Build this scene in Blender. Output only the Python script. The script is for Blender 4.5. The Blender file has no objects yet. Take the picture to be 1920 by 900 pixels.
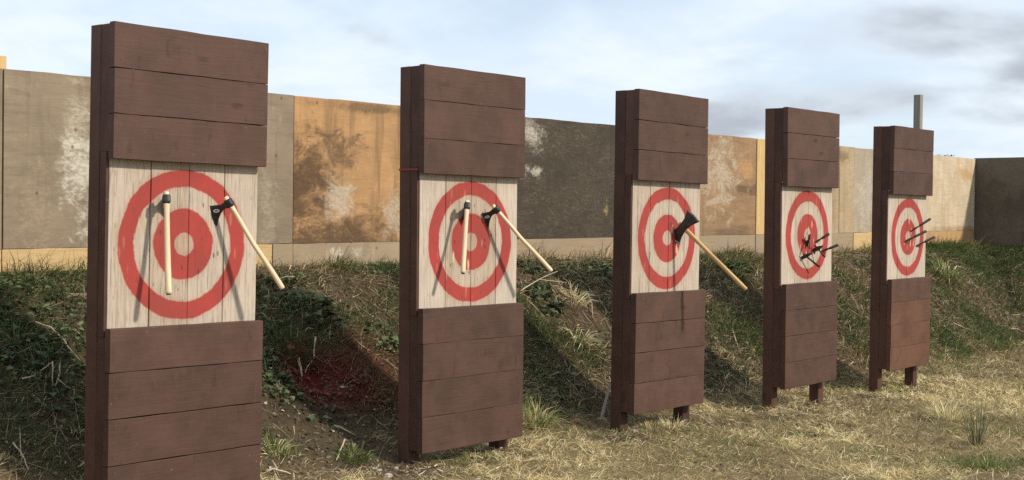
import bpy, bmesh, math, random
import numpy as np
from mathutils import Matrix, Vector, Quaternion
R = math.radians
S = bpy.context.scene
C = S.collection
random.seed(7)
rng = np.random.default_rng(11)

# ------------------------------------------------------------------ camera
F_PX, PITCH, ROLL, ROW = 2421.7, R(-1.014), R(0.736), 0.713
CAM_Z = 1.6
cam = bpy.data.objects.new('camera', bpy.data.cameras.new('camera'))
C.objects.link(cam)
cam.data.sensor_width = 36.0
cam.data.lens = 36.0 * F_PX / 1920.0
cam.data.clip_end = 3000.0
cam.matrix_world = (Matrix.Translation((0, 0, CAM_Z)) @ Matrix.Rotation(-(math.pi / 2 - ROW), 4, 'Z')
                    @ Matrix.Rotation(math.pi / 2 + PITCH, 4, 'X') @ Matrix.Rotation(ROLL, 4, 'Z'))
S.camera = cam

# ------------------------------------------------------------------ light
SUN_B, SUN_E = R(17), R(34.5)          # sun to the right of the targets' face, low
sun_dir = Vector((math.sin(SUN_B) * math.cos(SUN_E), -math.cos(SUN_B) * math.cos(SUN_E), math.sin(SUN_E)))
sl = bpy.data.lights.new('sun', 'SUN')
sl.energy = 3.5
sl.angle = R(3.4)
sl.color = (1.0, 0.90, 0.76)
so = bpy.data.objects.new('sun', sl)
so.rotation_euler = (-sun_dir).to_track_quat('-Z', 'Y').to_euler()
so.location = (0, -10, 20)
C.objects.link(so)
S.cycles.use_denoising = False
S.view_settings.view_transform = 'Standard'
S.view_settings.look = 'None'
S.view_settings.gamma = 1.0
S.view_settings.exposure = 0.2


# ------------------------------------------------------------------ node helpers
class NT:
    def __init__(self, tree):
        self.t = tree

    def n(self, kind, props=None, ins=None):
        nd = self.t.nodes.new(kind)
        for k, v in (props or {}).items():
            setattr(nd, k, v)
        for k, v in (ins or {}).items():
            self.put(nd.inputs[k], v)
        return nd

    def put(self, sock, v):
        if v is None:
            return
        if isinstance(v, bpy.types.NodeSocket):
            self.t.links.new(v, sock)
        else:
            if sock.type == 'RGBA' and len(v) == 3:
                v = (*v, 1)
            sock.default_value = v

    def m(self, op, a, b=None, c=None, clamp=False):
        nd = self.n('ShaderNodeMath', {'operation': op, 'use_clamp': clamp})
        for i, v in enumerate((a, b, c)):
            if v is not None:
                self.put(nd.inputs[i], v)
        return nd.outputs[0]

    def mix(self, fac, a, b, blend='MIX'):
        nd = self.n('ShaderNodeMix', {'data_type': 'RGBA', 'blend_type': blend})
        self.put(nd.inputs[0], fac)
        self.put(nd.inputs[6], a)
        self.put(nd.inputs[7], b)
        return nd.outputs[2]

    def noise(self, vec, scale, detail=4, rough=0.55, dist=0.0):
        nd = self.n('ShaderNodeTexNoise', {}, {'Vector': vec, 'Scale': scale, 'Detail': detail, 'Roughness': rough, 'Distortion': dist})
        return nd.outputs[0]

    def vor(self, vec, scale, feature='F1', rand=1.0):
        nd = self.n('ShaderNodeTexVoronoi', {'feature': feature}, {'Vector': vec, 'Scale': scale, 'Randomness': rand})
        return nd

    def mr(self, v, a, b, c=0.0, d=1.0, smooth=True):
        nd = self.n('ShaderNodeMapRange', {'interpolation_type': 'SMOOTHSTEP' if smooth else 'LINEAR'})
        for i, x in enumerate((v, a, b, c, d)):
            self.put(nd.inputs[i], x)
        return nd.outputs[0]

    def scale(self, vec, s):
        nd = self.n('ShaderNodeVectorMath', {'operation': 'MULTIPLY'})
        self.put(nd.inputs[0], vec)
        nd.inputs[1].default_value = s
        return nd.outputs[0]

    def add(self, a, b):
        nd = self.n('ShaderNodeVectorMath', {'operation': 'ADD'})
        self.put(nd.inputs[0], a)
        self.put(nd.inputs[1], b)
        return nd.outputs[0]

    def xyz(self, vec):
        nd = self.n('ShaderNodeSeparateXYZ', {}, {0: vec})
        return nd.outputs

    def bump(self, h, strength=0.4, dist=0.01):
        nd = self.n('ShaderNodeBump', {}, {'Height': h, 'Strength': strength, 'Distance': dist})
        return nd.outputs[0]


def new_mat(name):
    m = bpy.data.materials.new(name)
    m.use_nodes = True
    nt = NT(m.node_tree)
    b = m.node_tree.nodes['Principled BSDF']
    return m, nt, b


def coords(nt, seeded=True):
    """object coordinates, shifted by a per-thing amount so that look-alikes differ"""
    tc = nt.n('ShaderNodeTexCoord').outputs['Object']
    if not seeded:
        return tc, tc
    oi = nt.n('ShaderNodeObjectInfo').outputs
    off = nt.scale(oi['Location'], (3.7, 5.1, 2.3))
    r = nt.n('ShaderNodeCombineXYZ', {}, {0: nt.m('MULTIPLY', oi['Random'], 31.0), 1: nt.m('MULTIPLY', oi['Random'], 17.0), 2: nt.m('MULTIPLY', oi['Random'], 53.0)}).outputs[0]
    return tc, nt.add(nt.add(tc, off), r)


# ------------------------------------------------------------------ sky
W = bpy.data.worlds.new('World')
S.world = W
W.use_nodes = True
wt = NT(W.node_tree)
for nd in list(W.node_tree.nodes):
    W.node_tree.nodes.remove(nd)
sky = wt.n('ShaderNodeTexSky', {'sky_type': 'NISHITA', 'sun_disc': False, 'sun_elevation': SUN_E,
                                'sun_rotation': math.atan2(sun_dir.x, sun_dir.y), 'altitude': 60.0, 'air_density': 1.0, 'dust_density': 0.5, 'ozone_density': 1.2})
gd = wt.n('ShaderNodeTexCoord').outputs['Generated']
gx, gy, gz = wt.xyz(gd)
den = wt.m('ADD', wt.m('ABSOLUTE', gz), 0.28)
cv = wt.n('ShaderNodeCombineXYZ', {}, {0: wt.m('DIVIDE', gx, den), 1: wt.m('DIVIDE', gy, den), 2: 0.0}).outputs[0]
cv = wt.add(cv, (2.3, 0.7, 0.0))
SKY_OFF = (14.89, -19.26, 0.0)
veil = wt.noise(cv, 1.1, 6, 0.5, 0.5)
heap = wt.noise(wt.add(cv, SKY_OFF), 1.15, 6, 0.47, 0.15)
core = wt.noise(wt.add(cv, (7.5, 3.3, 0.0)), 2.4, 6, 0.6, 0.2)
c1 = wt.mix(wt.mr(veil, 0.26, 0.54, 0.55, 0.98), sky.outputs[0], wt.mix(wt.mr(core, 0.35, 0.62), (4.9, 5.7, 6.6), (5.9, 6.5, 7.1)))
heap_m = wt.mr(heap, 0.575, 0.66)
grey = wt.mix(wt.mr(core, 0.35, 0.62), (4.5, 4.95, 5.5), (2.9, 3.2, 3.6))
c2 = wt.mix(wt.m('MULTIPLY', heap_m, 0.88), c1, grey)
bg = wt.n('ShaderNodeBackground', {}, {'Color': c2, 'Strength': 0.132})
wo = wt.n('ShaderNodeOutputWorld', {}, {'Surface': bg.outputs[0]})


# ------------------------------------------------------------------ value noise and the shape of the ground
def _hash(ix, iy, seed):
    h = (ix.astype(np.int64) * 374761393 + iy.astype(np.int64) * 668265263 + seed * 974711) & 0x7fffffff
    h = ((h ^ (h >> 13)) * 1274126177) & 0x7fffffff
    return ((h ^ (h >> 16)) & 0xffff) / 65535.0


def vnoise(x, y, seed=0):
    x = np.asarray(x, float)
    y = np.asarray(y, float)
    ix, iy = np.floor(x), np.floor(y)
    fx, fy = x - ix, y - iy
    fx = fx * fx * (3 - 2 * fx)
    fy = fy * fy * (3 - 2 * fy)
    a, b = _hash(ix, iy, seed), _hash(ix + 1, iy, seed)
    c, d = _hash(ix, iy + 1, seed), _hash(ix + 1, iy + 1, seed)
    return (a * (1 - fx) + b * fx) * (1 - fy) + (c * (1 - fx) + d * fx) * fy


def fbm(x, y, seed=0, octaves=4):
    s, a, t = 0.0, 1.0, 0.0
    for o in range(octaves):
        s = s + a * vnoise(np.asarray(x) * 2 ** o + 13.7 * o, np.asarray(y) * 2 ** o - 7.3 * o, seed + o)
        t += a
        a *= 0.5
    return s / t


def sstep(t):
    t = np.clip(t, 0, 1)
    return t * t * (3 - 2 * t)


WALL_Y, WALL_X0, CORNER_X = 8.05, -2.99, 20.8


def height(x, y):
    x = np.asarray(x, float)
    y = np.asarray(y, float)
    base = 0.06 - 0.025 * (np.clip(x, 1.0, 12.6) - 5.7)
    near = np.exp(-((x - 10) / 30) ** 2 - ((y - 3) / 25) ** 2)
    lawn = base + near * (0.07 * (fbm(x * 1.1, y * 1.1, 5) - 0.5) + 0.035 * (fbm(x * 5, y * 5, 9) - 0.5))
    foot = 5.86 + 0.35 * (fbm(x * 0.7, x * 0 + 3, 21) - 0.5)
    t = (y - foot) / (7.78 - foot)
    prof = 0.45 * np.clip(t, 0, 1) + 0.55 * sstep(t)
    t2 = (x - 17.0 - 0.8 * (fbm(y * 0.6, y * 0 + 1, 33) - 0.5)) / 3.5
    prof2 = (0.45 * np.clip(t2, 0, 1) + 0.55 * sstep(t2))
    pr = np.maximum(prof, prof2)
    # behind the walls the bank runs out again
    back = 1 - sstep((np.maximum(y - 9.0, x - 21.8)) / 6.0)
    pr = pr * back
    rough = pr * (1 - 0.75 * sstep((t - 0.8) / 0.2)) * near
    top = 1.165 + 0.05 * sstep((x - 17) / 3)
    z = lawn * (1 - pr) + pr * top + rough * (0.24 * (fbm(x * 1.7, y * 1.7, 41) - 0.5) + 0.16 * (fbm(x * 5.5, y * 5.5, 43) - 0.5))
    z = np.where(y > 7.7, np.minimum(z, 1.172 + 0.08 * sstep((x - 16) / 4) + 0.02 * near * (fbm(x * 3, y * 3, 2) - 0.5)), z)
    return z


def ray(px, py):
    u, v = (px - 960.0) / F_PX, (py - 450.0) / F_PX
    d = cam.matrix_world.to_3x3() @ Vector((u, -v, -1))
    return np.array(d.normalized())


CAM = np.array([0, 0, CAM_Z])


def on_ground(px, py):
    d = ray(px, py)
    t = np.linspace(3, 40, 6000)
    P = CAM + t[:, None] * d
    below = P[:, 2] < height(P[:, 0], P[:, 1])
    k = int(np.argmax(below)) if below.any() else len(t) - 1
    p = P[k]
    return np.array([p[0], p[1], float(height(p[0], p[1]))])


INV = np.array(cam.matrix_world.inverted())


def to_px(P):
    q = P @ INV[:3, :3].T + INV[:3, 3]
    dz = np.maximum(-q[:, 2], 0.05)
    return 960 + F_PX * q[:, 0] / dz, 450 - F_PX * q[:, 1] / dz, -q[:, 2]


def blob(x, y, spots):
    """soft spots on the ground: list of (px, py, radius in m, amount)"""
    out = np.zeros_like(np.asarray(x, float))
    wx = x + 0.30 * (fbm(np.asarray(x) * 2.5, np.asarray(y) * 2.5, 77) - 0.5)
    wy = y + 0.30 * (fbm(np.asarray(x) * 2.5, np.asarray(y) * 2.5, 78) - 0.5)
    for px, py, r, a in spots:
        c = on_ground(px, py)
        d2 = ((wx - c[0]) ** 2 + (wy - c[1]) ** 2) / (r * r)
        out = np.maximum(out, a * np.exp(-d2 * d2))
    return out


GREEN = [(60, 545, .30, .9), (60, 640, .40, .8), (40, 790, .35, .8), (110, 850, .30, .7), (550, 640, .28, 1.0), (505, 600, .2, .6), (700, 505, .30, 1.0), (640, 510, .2, .7),
         (740, 560, .2, .7), (650, 770, .22, .7), (1000, 610, .28, .9), (1070, 650, .3, .8), (1010, 690, .25, .7), (1060, 760, .15, .4), (1375, 615, .35, 1.0), (1340, 600, .25, .9), (1350, 500, .25, .8),
         (1400, 570, .2, .6), (1590, 590, .3, .7), (1600, 640, .25, .6), (1800, 480, .6, 1.0), (1890, 480, .7, 1.0), (1845, 615, .45, 1.0), (1780, 640, .35, .9), (1900, 560, .4, .7),
         (1760, 510, .35, .7), (1800, 690, .3, .5), (1850, 870, .30, .8), (1480, 820, .25, .4), (520, 830, .16, .8), (660, 855, .18, .7), (1000, 780, .22, .8), (1260, 800, .2, .3), (870, 870, .3, .35)]
LEAFY = [(30, 600, .35, .9), (100, 640, .25, .9), (60, 700, .30, .7), (130, 760, .25, .7), (580, 575, .22, 1.0), (500, 545, .3, .8), (500, 690, .2, 1.0), (520, 560, .2, .8), (720, 625, .12, .7),
         (1000, 500, .22, 1.0), (1060, 500, .22, .9), (1120, 505, .22, 1.0), (1020, 550, .2, .8), (1130, 525, .2, .6), (1385, 505, .18, .9), (1330, 520, .2, .5), (1790, 490, .3, .6), (700, 500, .2, .5), (1050, 720, .3, .5)]
SOIL = [(600, 800, .50, 1.0), (530, 770, .35, 1.0), (700, 860, .30, .9), (640, 870, .35, .9), (560, 880, .3, .7), (730, 800, .3, .7), (1080, 770, .3, .6), (820, 880, .2, .5), (1420, 770, .25, .6), (100, 850, .3, .5), (1090, 560, .2, .3), (1840, 530, .25, .5), (1570, 760, .2, .4), (1250, 790, .3, .5), (770, 885, .3, .9), (1170, 822, .25, .8), (1455, 778, .2, .8), (1640, 748, .2, .8), (1370, 795, .14, .9), (1290, 795, .25, .7), (900, 850, .3, .6), (1540, 765, .25, .7), (20, 880, .12, .3), (1870, 540, .3, .6), (1820, 600, .2, .6), (1330, 540, .2, .6), (680, 560, .25, .35)]
RED = [(585, 695, .24, 1.0), (640, 715, .27, .85), (560, 680, .13, .9), (700, 700, .26, .5), (725, 665, .2, .25), (600, 735, .16, .9), (690, 740, .2, .6)]


def masks(x, y):
    t = (y - 5.9) / 1.9
    bank = np.maximum(sstep(t * 4), sstep((x - 17.2) / 1.2))
    g = np.maximum(blob(x, y, GREEN), sstep((fbm(x * 1.3, y * 1.3, 61) - 0.50) / 0.18) * (0.22 + 0.40 * bank))
    g = np.maximum(g, bank * sstep((x - 15) / 3) * sstep((fbm(x * 1.6, y * 1.6, 63) - 0.34) / 0.15) * .9)
    l = np.maximum(blob(x, y, LEAFY), 0.48 * bank * sstep((fbm(x * 2.0, y * 2.0, 67) - 0.53) / 0.12))
    s = np.maximum(blob(x, y, SOIL), 0.4 * sstep((fbm(x * 1.7, y * 1.7, 71) - 0.60) / 0.1))
    r = blob(x, y, RED)
    return bank, g, l, s, r


def add_mesh(name, verts, faces, mat=None, parent=None, smooth=False, world=None):
    me = bpy.data.meshes.new(name)
    me.from_pydata([tuple(v) for v in verts], [], faces)
    me.update()
    if smooth:
        me.shade_smooth()
    o = bpy.data.objects.new(name, me)
    C.objects.link(o)
    for m in (mat if isinstance(mat, (list, tuple)) else [mat] if mat else []):
        me.materials.append(m)
    if parent is not None:
        o.parent = parent
    if world is not None:
        o.location = world
    return o


def tag(o, label, cat, group=None):
    o['label'] = label
    o['category'] = cat
    if group:
        o['group'] = group
    return o


def thing(name, label, cat, loc=(0, 0, 0), group=None, rot=None):
    o = bpy.data.objects.new(name, None)
    o.empty_display_size = 0.1
    C.objects.link(o)
    o.location = loc
    if rot is not None:
        o.rotation_mode = 'QUATERNION'
        o.rotation_quaternion = rot
    return tag(o, label, cat, group)


# ------------------------------------------------------------------ ground sheet
def build_ground():
    def lines(lo, hi, step, far):
        mid = np.arange(lo, hi + 1e-6, step)
        out = [far * (k / 14) ** 2.2 for k in range(1, 15)]
        return np.concatenate([[lo - d for d in reversed(out)], mid, [hi + d for d in out]])
    xs, ys = lines(1.6, 24.0, 0.06, 900), lines(-0.6, 9.6, 0.05, 900)
    X, Y = np.meshgrid(xs, ys, indexing='ij')
    Z = height(X, Y)
    bank, g, l, s, r = masks(X.ravel(), Y.ravel())
    nx, ny = X.shape
    V = np.stack([X, Y, Z], -1).reshape(-1, 3)
    i = np.arange(nx * ny).reshape(nx, ny)
    Q = np.stack([i[:-1, :-1], i[1:, :-1], i[1:, 1:], i[:-1, 1:]], -1).reshape(-1, 4)
    me = bpy.data.meshes.new('ground')
    me.vertices.add(len(V))
    me.vertices.foreach_set('co', V.ravel())
    me.loops.add(len(Q) * 4)
    me.loops.foreach_set('vertex_index', Q.ravel().astype(np.int32))
    me.polygons.add(len(Q))
    me.polygons.foreach_set('loop_start', np.arange(0, len(Q) * 4, 4, dtype=np.int32))
    me.update(calc_edges=True)
    for nm, a in (('bank', bank), ('green', np.maximum(g, l)), ('soil', s), ('paint', r)):
        at = me.attributes.new(nm, 'FLOAT', 'POINT')
        at.data.foreach_set('value', a.astype(np.float32))
    me.shade_smooth()
    m, nt, b = new_mat('earth')
    att = lambda k: nt.n('ShaderNodeAttribute', {'attribute_name': k}).outputs['Fac']
    tc, _ = coords(nt, False)
    n1 = nt.noise(tc, 6, 6, 0.65)
    n2 = nt.noise(tc, 45, 5, 0.7)
    n3 = nt.noise(tc, 160, 3, 0.7)
    soil = nt.mix(nt.mr(n1, .3, .7), (.075, .052, .033), (.135, .100, .064))
    soil = nt.mix(nt.mr(n2, .55, .72), soil, (.21, .165, .11))
    soil = nt.mix(nt.mr(n3, .62, .70), soil, (.30, .25, .18))
    mat_l = nt.mix(nt.mr(n2, .3, .7), (.20, .145, .07), (.36, .28, .145))
    lawn = nt.mix(att('soil'), mat_l, soil)
    lawn = nt.mix(nt.m('MULTIPLY', att('green'), .7), lawn, (.055, .068, .026))
    bk = nt.mix(nt.m('MULTIPLY', att('green'), .6), nt.mix(nt.mr(n1, .35, .65), soil, (.13, .095, .055)), (.035, .045, .020))
    col = nt.mix(att('bank'), lawn, bk)
    col = nt.mix(nt.m('MULTIPLY', att('paint'), .85), col, (.13, .014, .016))
    b.inputs['Roughness'].default_value = 0.95
    b.inputs['Specular IOR Level'].default_value = 0.1
    nt.put(b.inputs['Base Color'], col)
    nt.put(b.inputs['Normal'], nt.bump(nt.m('ADD', n2, nt.m('MULTIPLY', n3, .5)), .9, .03))
    me.materials.append(m)
    o = bpy.data.objects.new('ground', me)
    C.objects.link(o)
    o['kind'] = 'structure'
    return o


build_ground()


# ------------------------------------------------------------------ wood materials
def stain_mat(name, colour, axis, vary=0.11, spec=0.3, warm=None):
    """dark brown fence stain over sawn softwood; axis = the direction of the grain"""
    m, nt, b = new_mat(name)
    tc, sc = coords(nt)
    st = {'x': (1.6, 14, 22), 'z': (22, 14, 1.6)}[axis]
    gv = nt.scale(sc, st)
    grain = nt.noise(gv, 3.0, 7, .62, .6)
    fine = nt.noise(gv, 14.0, 3, .6)
    blot = nt.noise(sc, 4.5, 5, .6)
    rnd = nt.n('ShaderNodeObjectInfo').outputs['Random']
    v = nt.m('ADD', nt.mr(rnd, 0, 1, 1 - vary, 1 + vary, False), nt.mr(blot, .3, .7, -.17, .17))
    v = nt.m('ADD', v, nt.mr(grain, .3, .7, -.055, .055))
    c = nt.mix(1.0, colour, nt.n('ShaderNodeCombineXYZ', {}, {0: v, 1: v, 2: v}).outputs[0], 'MULTIPLY')
    if warm:
        c = nt.mix(nt.mr(blot, .42, .68, 0, .5), c, warm)
    # knots and scuffs
    kv = nt.vor(nt.scale(sc, {'x': (2.2, 3, 5), 'z': (5, 3, 2.2)}[axis]), 1.0)
    k = nt.mr(nt.m('ADD', kv.outputs['Distance'], nt.m('MULTIPLY', nt.m('SUBTRACT', fine, .5), .12)), .05, .13, 1, 0)
    c = nt.mix(nt.m('MULTIPLY', k, .55), c, (colour[0] * .4, colour[1] * .4, colour[2] * .4))
    sc2 = nt.noise(nt.scale(sc, {'x': (5, 12, 60), 'z': (60, 12, 5)}[axis]), 5.0, 3, .7)
    c = nt.mix(nt.mr(sc2, .70, .76, 0, .30), c, (.24, .18, .14))
    c = nt.mix(nt.mr(sc2, .25, .32, .6, 0), c, (colour[0] * .35, colour[1] * .35, colour[2] * .35))
    smud = nt.noise(nt.scale(sc, (9, 9, 3.5)), 1.4, 6, .68, .6)
    c = nt.mix(nt.mr(smud, .58, .72, 0, .65), c, (colour[0] * .50, colour[1] * .48, colour[2] * .46))
    c = nt.mix(nt.mr(smud, .28, .42, .30, 0), c, (colour[0] * 1.7, colour[1] * 1.75, colour[2] * 1.8))
    sp = nt.vor(nt.scale(sc, (24, 24, 24)), 1.0)
    spk = nt.m('MULTIPLY', nt.mr(sp.outputs['Distance'], .05, .11, 1, 0), nt.m('GREATER_THAN', nt.xyz(sp.outputs['Color'])[0], .90))
    c = nt.mix(nt.m('MULTIPLY', spk, .6), c, (.26, .20, .16))
    nt.put(b.inputs['Base Color'], c)
    nt.put(b.inputs['Roughness'], nt.mr(grain, .3, .7, .55, .75))
    b.inputs['Specular IOR Level'].default_value = spec
    nt.put(b.inputs['Normal'], nt.bump(nt.m('ADD', grain, nt.m('MULTIPLY', k, -.6)), .45, .004))
    return m


BROWN_X = stain_mat('brown_stain_boards', (.079, .041, .029), 'x')
BROWN_RED = stain_mat('reddish_brown_stain_boards', (.112, .053, .033), 'x', .05, .3, (.130, .064, .039))
BROWN_TOP = stain_mat('brown_stain_top_board', (.088, .046, .032), 'x', .02)
BROWN_Z = stain_mat('brown_stain_posts', (.082, .038, .026), 'z', .2)
BROWN_DARK = stain_mat('dark_brown_stain_inside', (.050, .027, .022), 'z', .2)


def timber_mat(name, colour, dark, axis='x', grey=None):
    m, nt, b = new_mat(name)
    tc, sc = coords(nt)
    gv = nt.scale(sc, {'x': (1.2, 12, 16), 'z': (16, 12, 1.2)}[axis])
    grain = nt.noise(gv, 2.6, 7, .62, .9)
    blot = nt.noise(sc, 3.0, 5, .65)
    c = nt.mix(nt.mr(grain, .32, .68), dark, colour)
    if grey:
        c = nt.mix(nt.mr(blot, .40, .62), c, grey)
    dots = nt.vor(nt.scale(sc, (1, 1, 1)), 9.0)
    c = nt.mix(nt.mr(dots.outputs['Distance'], .03, .07, .7, 0), c, tuple(v * .3 for v in dark))
    nt.put(b.inputs['Base Color'], c)
    b.inputs['Roughness'].default_value = .8
    nt.put(b.inputs['Normal'], nt.bump(grain, .4, .004))
    return m


def ring_mat(name, cx, cz, worn, streak, white=(.54, .462, .380), seed=0.0):
    """whitewashed boards with the red rings sprayed over them; rings are flat print at the board's own place"""
    m, nt, b = new_mat(name)
    tc, sc = coords(nt)
    x, y, z = nt.xyz(tc)
    gv = nt.scale(sc, (34, 10, 1.5))
    grain = nt.noise(gv, 2.2, 8, .65, .5)
    fine = nt.noise(nt.scale(sc, (90, 20, 5)), 2.0, 4, .7)
    blot = nt.noise(sc, 5.0, 5, .6)
    tone = nt.n('ShaderNodeAttribute', {'attribute_type': 'OBJECT', 'attribute_name': 'wear'}).outputs['Fac']
    w = nt.mix(nt.mr(blot, .3, .7), white, tuple(v * .86 for v in white))
    wood = nt.mix(nt.mr(fine, .35, .7), (.36, .27, .18), (.25, .19, .135))
    wearm = nt.m('ADD', nt.mr(grain, .42, .66, 0, .55), nt.m('MULTIPLY', tone, .55))
    wearm = nt.m('MULTIPLY', wearm, nt.mr(fine, .25, .75, .55, 1.25), clamp=True)
    c = nt.mix(wearm, w, wood)
    sk = nt.m('MULTIPLY', nt.mr(nt.noise(nt.scale(sc, (60, 8, 2.2)), 1.6, 4, .6), .60, .68), streak)
    c = nt.mix(sk, c, (.13, .105, .08))
    # rings
    n = nt.noise(nt.add(tc, (seed, seed * 2, seed * 3)), 9.0, 4, .6)
    n2 = nt.noise(nt.add(tc, (seed, seed * 2, seed * 3)), 60.0, 3, .7)
    dx = nt.m('SUBTRACT', x, cx)
    dz = nt.m('SUBTRACT', z, cz)
    r = nt.m('SQRT', nt.m('ADD', nt.m('MULTIPLY', dx, dx), nt.m('MULTIPLY', dz, dz)))
    r = nt.m('ADD', r, nt.m('MULTIPLY', nt.m('SUBTRACT', n, .5), .030))
    r = nt.m('ADD', r, nt.m('MULTIPLY', nt.m('SUBTRACT', n2, .5), .008))
    def band(a, bb, s=.006):
        return nt.m('MULTIPLY', nt.mr(r, a - s, a + s), nt.mr(r, bb - s, bb + s, 1, 0))
    ring = nt.m('MAXIMUM', band(.297, .390), band(.057, .184))
    haze = nt.m('MULTIPLY', nt.m('MAXIMUM', band(.29, .40, .03), band(.05, .19, .03)), .22)
    red = nt.mix(nt.mr(blot, .3, .7), (.375, .019, .018), (.27, .022, .020))
    red = nt.mix(nt.m('MULTIPLY', wearm, .45), red, (.27, .060, .042))
    rub = nt.mr(nt.noise(nt.scale(sc, (55, 10, 6)), 3.0, 5, .75), .66, .73, 0, .8)
    rub = nt.m('MULTIPLY', rub, worn)
    ringv = nt.m('MULTIPLY', nt.m('MAXIMUM', nt.m('MULTIPLY', ring, .93), haze), nt.m('SUBTRACT', 1.0, rub))
    c = nt.mix(nt.m('MULTIPLY', nt.mr(r, .045, .062, 1, 0), nt.mr(blot, .3, .7, .25, .6)), c, (.36, .22, .15))
    c = nt.mix(ringv, c, red)
    # holes and nicks left by blades, densest round the middle
    v1 = nt.vor(nt.scale(sc, (30, 10, 13)), 1.0)
    nick = nt.mr(nt.m('ADD', v1.outputs['Distance'], nt.m('MULTIPLY', nt.m('SUBTRACT', fine, .5), .15)), .10, .25, 1, 0)
    pick = nt.m('GREATER_THAN', nt.xyz(v1.outputs['Color'])[0], .74 - .16 * worn)
    nick = nt.m('MULTIPLY', nt.m('MULTIPLY', nick, pick), nt.mr(r, .12, .42, 1, .25))
    c = nt.mix(nt.m('MULTIPLY', nick, .85), c, (.09, .045, .035))
    v2 = nt.vor(nt.scale(nt.add(sc, nt.scale(sc, (0, 0, 0))), (34, 10, 8)), 1.0)
    chip = nt.m('MULTIPLY', nt.mr(nt.m('ADD', v2.outputs['Distance'], nt.m('MULTIPLY', nt.m('SUBTRACT', fine, .5), .25)), .20, .38, 1, 0), nt.m('GREATER_THAN', nt.xyz(v2.outputs['Color'])[1],   .82 - .18 * worn))
    chip = nt.m('MULTIPLY', chip, nt.mr(r, .10, .36, 1, .15))
    c = nt.mix(nt.m('MULTIPLY', chip, .8), c, (.68, .50, .33))
    nt.put(b.inputs['Base Color'], c)
    b.inputs['Roughness'].default_value = .75
    b.inputs['Specular IOR Level'].default_value = .25
    h = nt.m('SUBTRACT', nt.m('ADD', grain, nt.m('MULTIPLY', fine, .4)), nt.m('MULTIPLY', nick, 1.2))
    nt.put(b.inputs['Normal'], nt.bump(h, .45, .005))
    return m


# ------------------------------------------------------------------ plank builder
def loft_box(x0, x1, y0, y1, z0, z1, axis='x', seg=6, ch=.004, jit=.0015, seed=0):
    """a sawn timber: chamfered section lofted along its axis with slightly wandering arrises"""
    rr = random.Random(seed)
    lo = {'x': (x0, y0, z0), 'z': (z0, y0, x0)}[axis]
    hi = {'x': (x1, y1, z1), 'z': (z1, y1, x1)}[axis]
    u0, v0, w0 = lo
    u1, v1, w1 = hi
    prof = [(v0 + ch, w0), (v1 - ch, w0), (v1, w0 + ch), (v1, w1 - ch), (v1 - ch, w1), (v0 + ch, w1), (v0, w1 - ch), (v0, w0 + ch)]
    V, Fc = [], []
    ph = rr.uniform(0, 6)
    for k in range(seg + 1):
        u = u0 + (u1 - u0) * k / seg
        da = jit * math.sin(ph + k * 1.9) + rr.uniform(-jit, jit)
        db = jit * math.sin(ph * 2 + k * 1.3) + rr.uniform(-jit, jit)
        for (v, w) in prof:
            ww = w + (da if w > (w0 + w1) / 2 else db)
            uu = u + (rr.uniform(-jit, jit) if k in (0, seg) else 0)
            V.append((uu, v, ww) if axis == 'x' else (ww, v, uu))
    for k in range(seg):
        for j in range(8):
            a, bb = k * 8 + j, k * 8 + (j + 1) % 8
            q = (a, bb, bb + 8, a + 8)
            Fc.append(q if axis == 'z' else q[::-1])
    Fc.append(tuple(range(8)) if axis == 'x' else tuple(reversed(range(8))))
    e = [seg * 8 + j for j in range(8)]
    Fc.append(tuple(reversed(e)) if axis == 'x' else tuple(e))
    me_v = V
    return me_v, Fc


def timber(name, box, mat, parent, axis='x', seg=6, ch=.004, jit=.0015, seed=0):
    V, Fc = loft_box(*box, axis=axis, seg=seg, ch=ch, jit=jit, seed=seed)
    o = add_mesh(name, V, Fc, mat, parent)
    bm = bmesh.new()
    bm.from_mesh(o.data)
    bmesh.ops.recalc_face_normals(bm, faces=bm.faces)
    bm.to_mesh(o.data)
    bm.free()
    return o


# ------------------------------------------------------------------ the five throwing targets
TW, TB, TL, TD, TS = .945, .835, .899, .223, .059      # width, opening, lower block, depth, set-back of the board
Z0 = 1.10                                               # top of the lower block above the thing's origin
PLACES = [  # x, y, z of the lower block's top left corner, yaw in degrees, lean, tilt
    ((3.500, 5.627, 1.025), -.16, .0054, -.0081),
    ((5.661, 5.613, 1.026), .76, -.0008, .0058),
    ((7.797, 5.526, 1.050), .08, .0049, .0015),
    ((9.837, 5.416, 1.057), .11, -.0060, .0029),
    ((11.995, 5.450, 1.036), -.17, -.0037, -.0027)]
RING_AT = [(.4615, .413), (.486, .412), (.480, .406), (.478, .417), (.489, .412)]
UP_SEAM = [(1.284, 1.059), (1.290, 1.053), (1.280, 1.060), (1.291, 1.072), (1.288, 1.059)]
LOW_SEAM = [(-.219, -.450, -.681), (-.220, -.448, -.675), (-.2245, -.444, -.671), (-.226, -.447, -.672), (-.228, -.452, -.676)]
BOARD_SEAM = [(.258, .490, .716), (.252, .487, .725), (.248, .497, .717), (.255, .490, .718), (.250, .470, .690)]
WEAR = [(.45, .85, .30, .25), (.02, .75, .85, .02), (.60, .40, .30, .35), (.12, .50, .55, .10), (.10, .18, .60, .20)]
TLABEL = ['nearest and largest brown plank target with two pale handled hatchets stuck in it',
          'brown plank target second from the front, two hatchets and a red side mark',
          'middle brown plank target with a double bitted axe stuck in its bullseye',
          'brown plank target with knives and small tomahawks bunched below its bullseye',
          'farthest and smallest brown plank target with three knives and a reddish lower half']
WORN = [1.0, .45, .35, .4, .3]
STREAK = [.6, .5, .85, .4, .4]
frames = []


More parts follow.
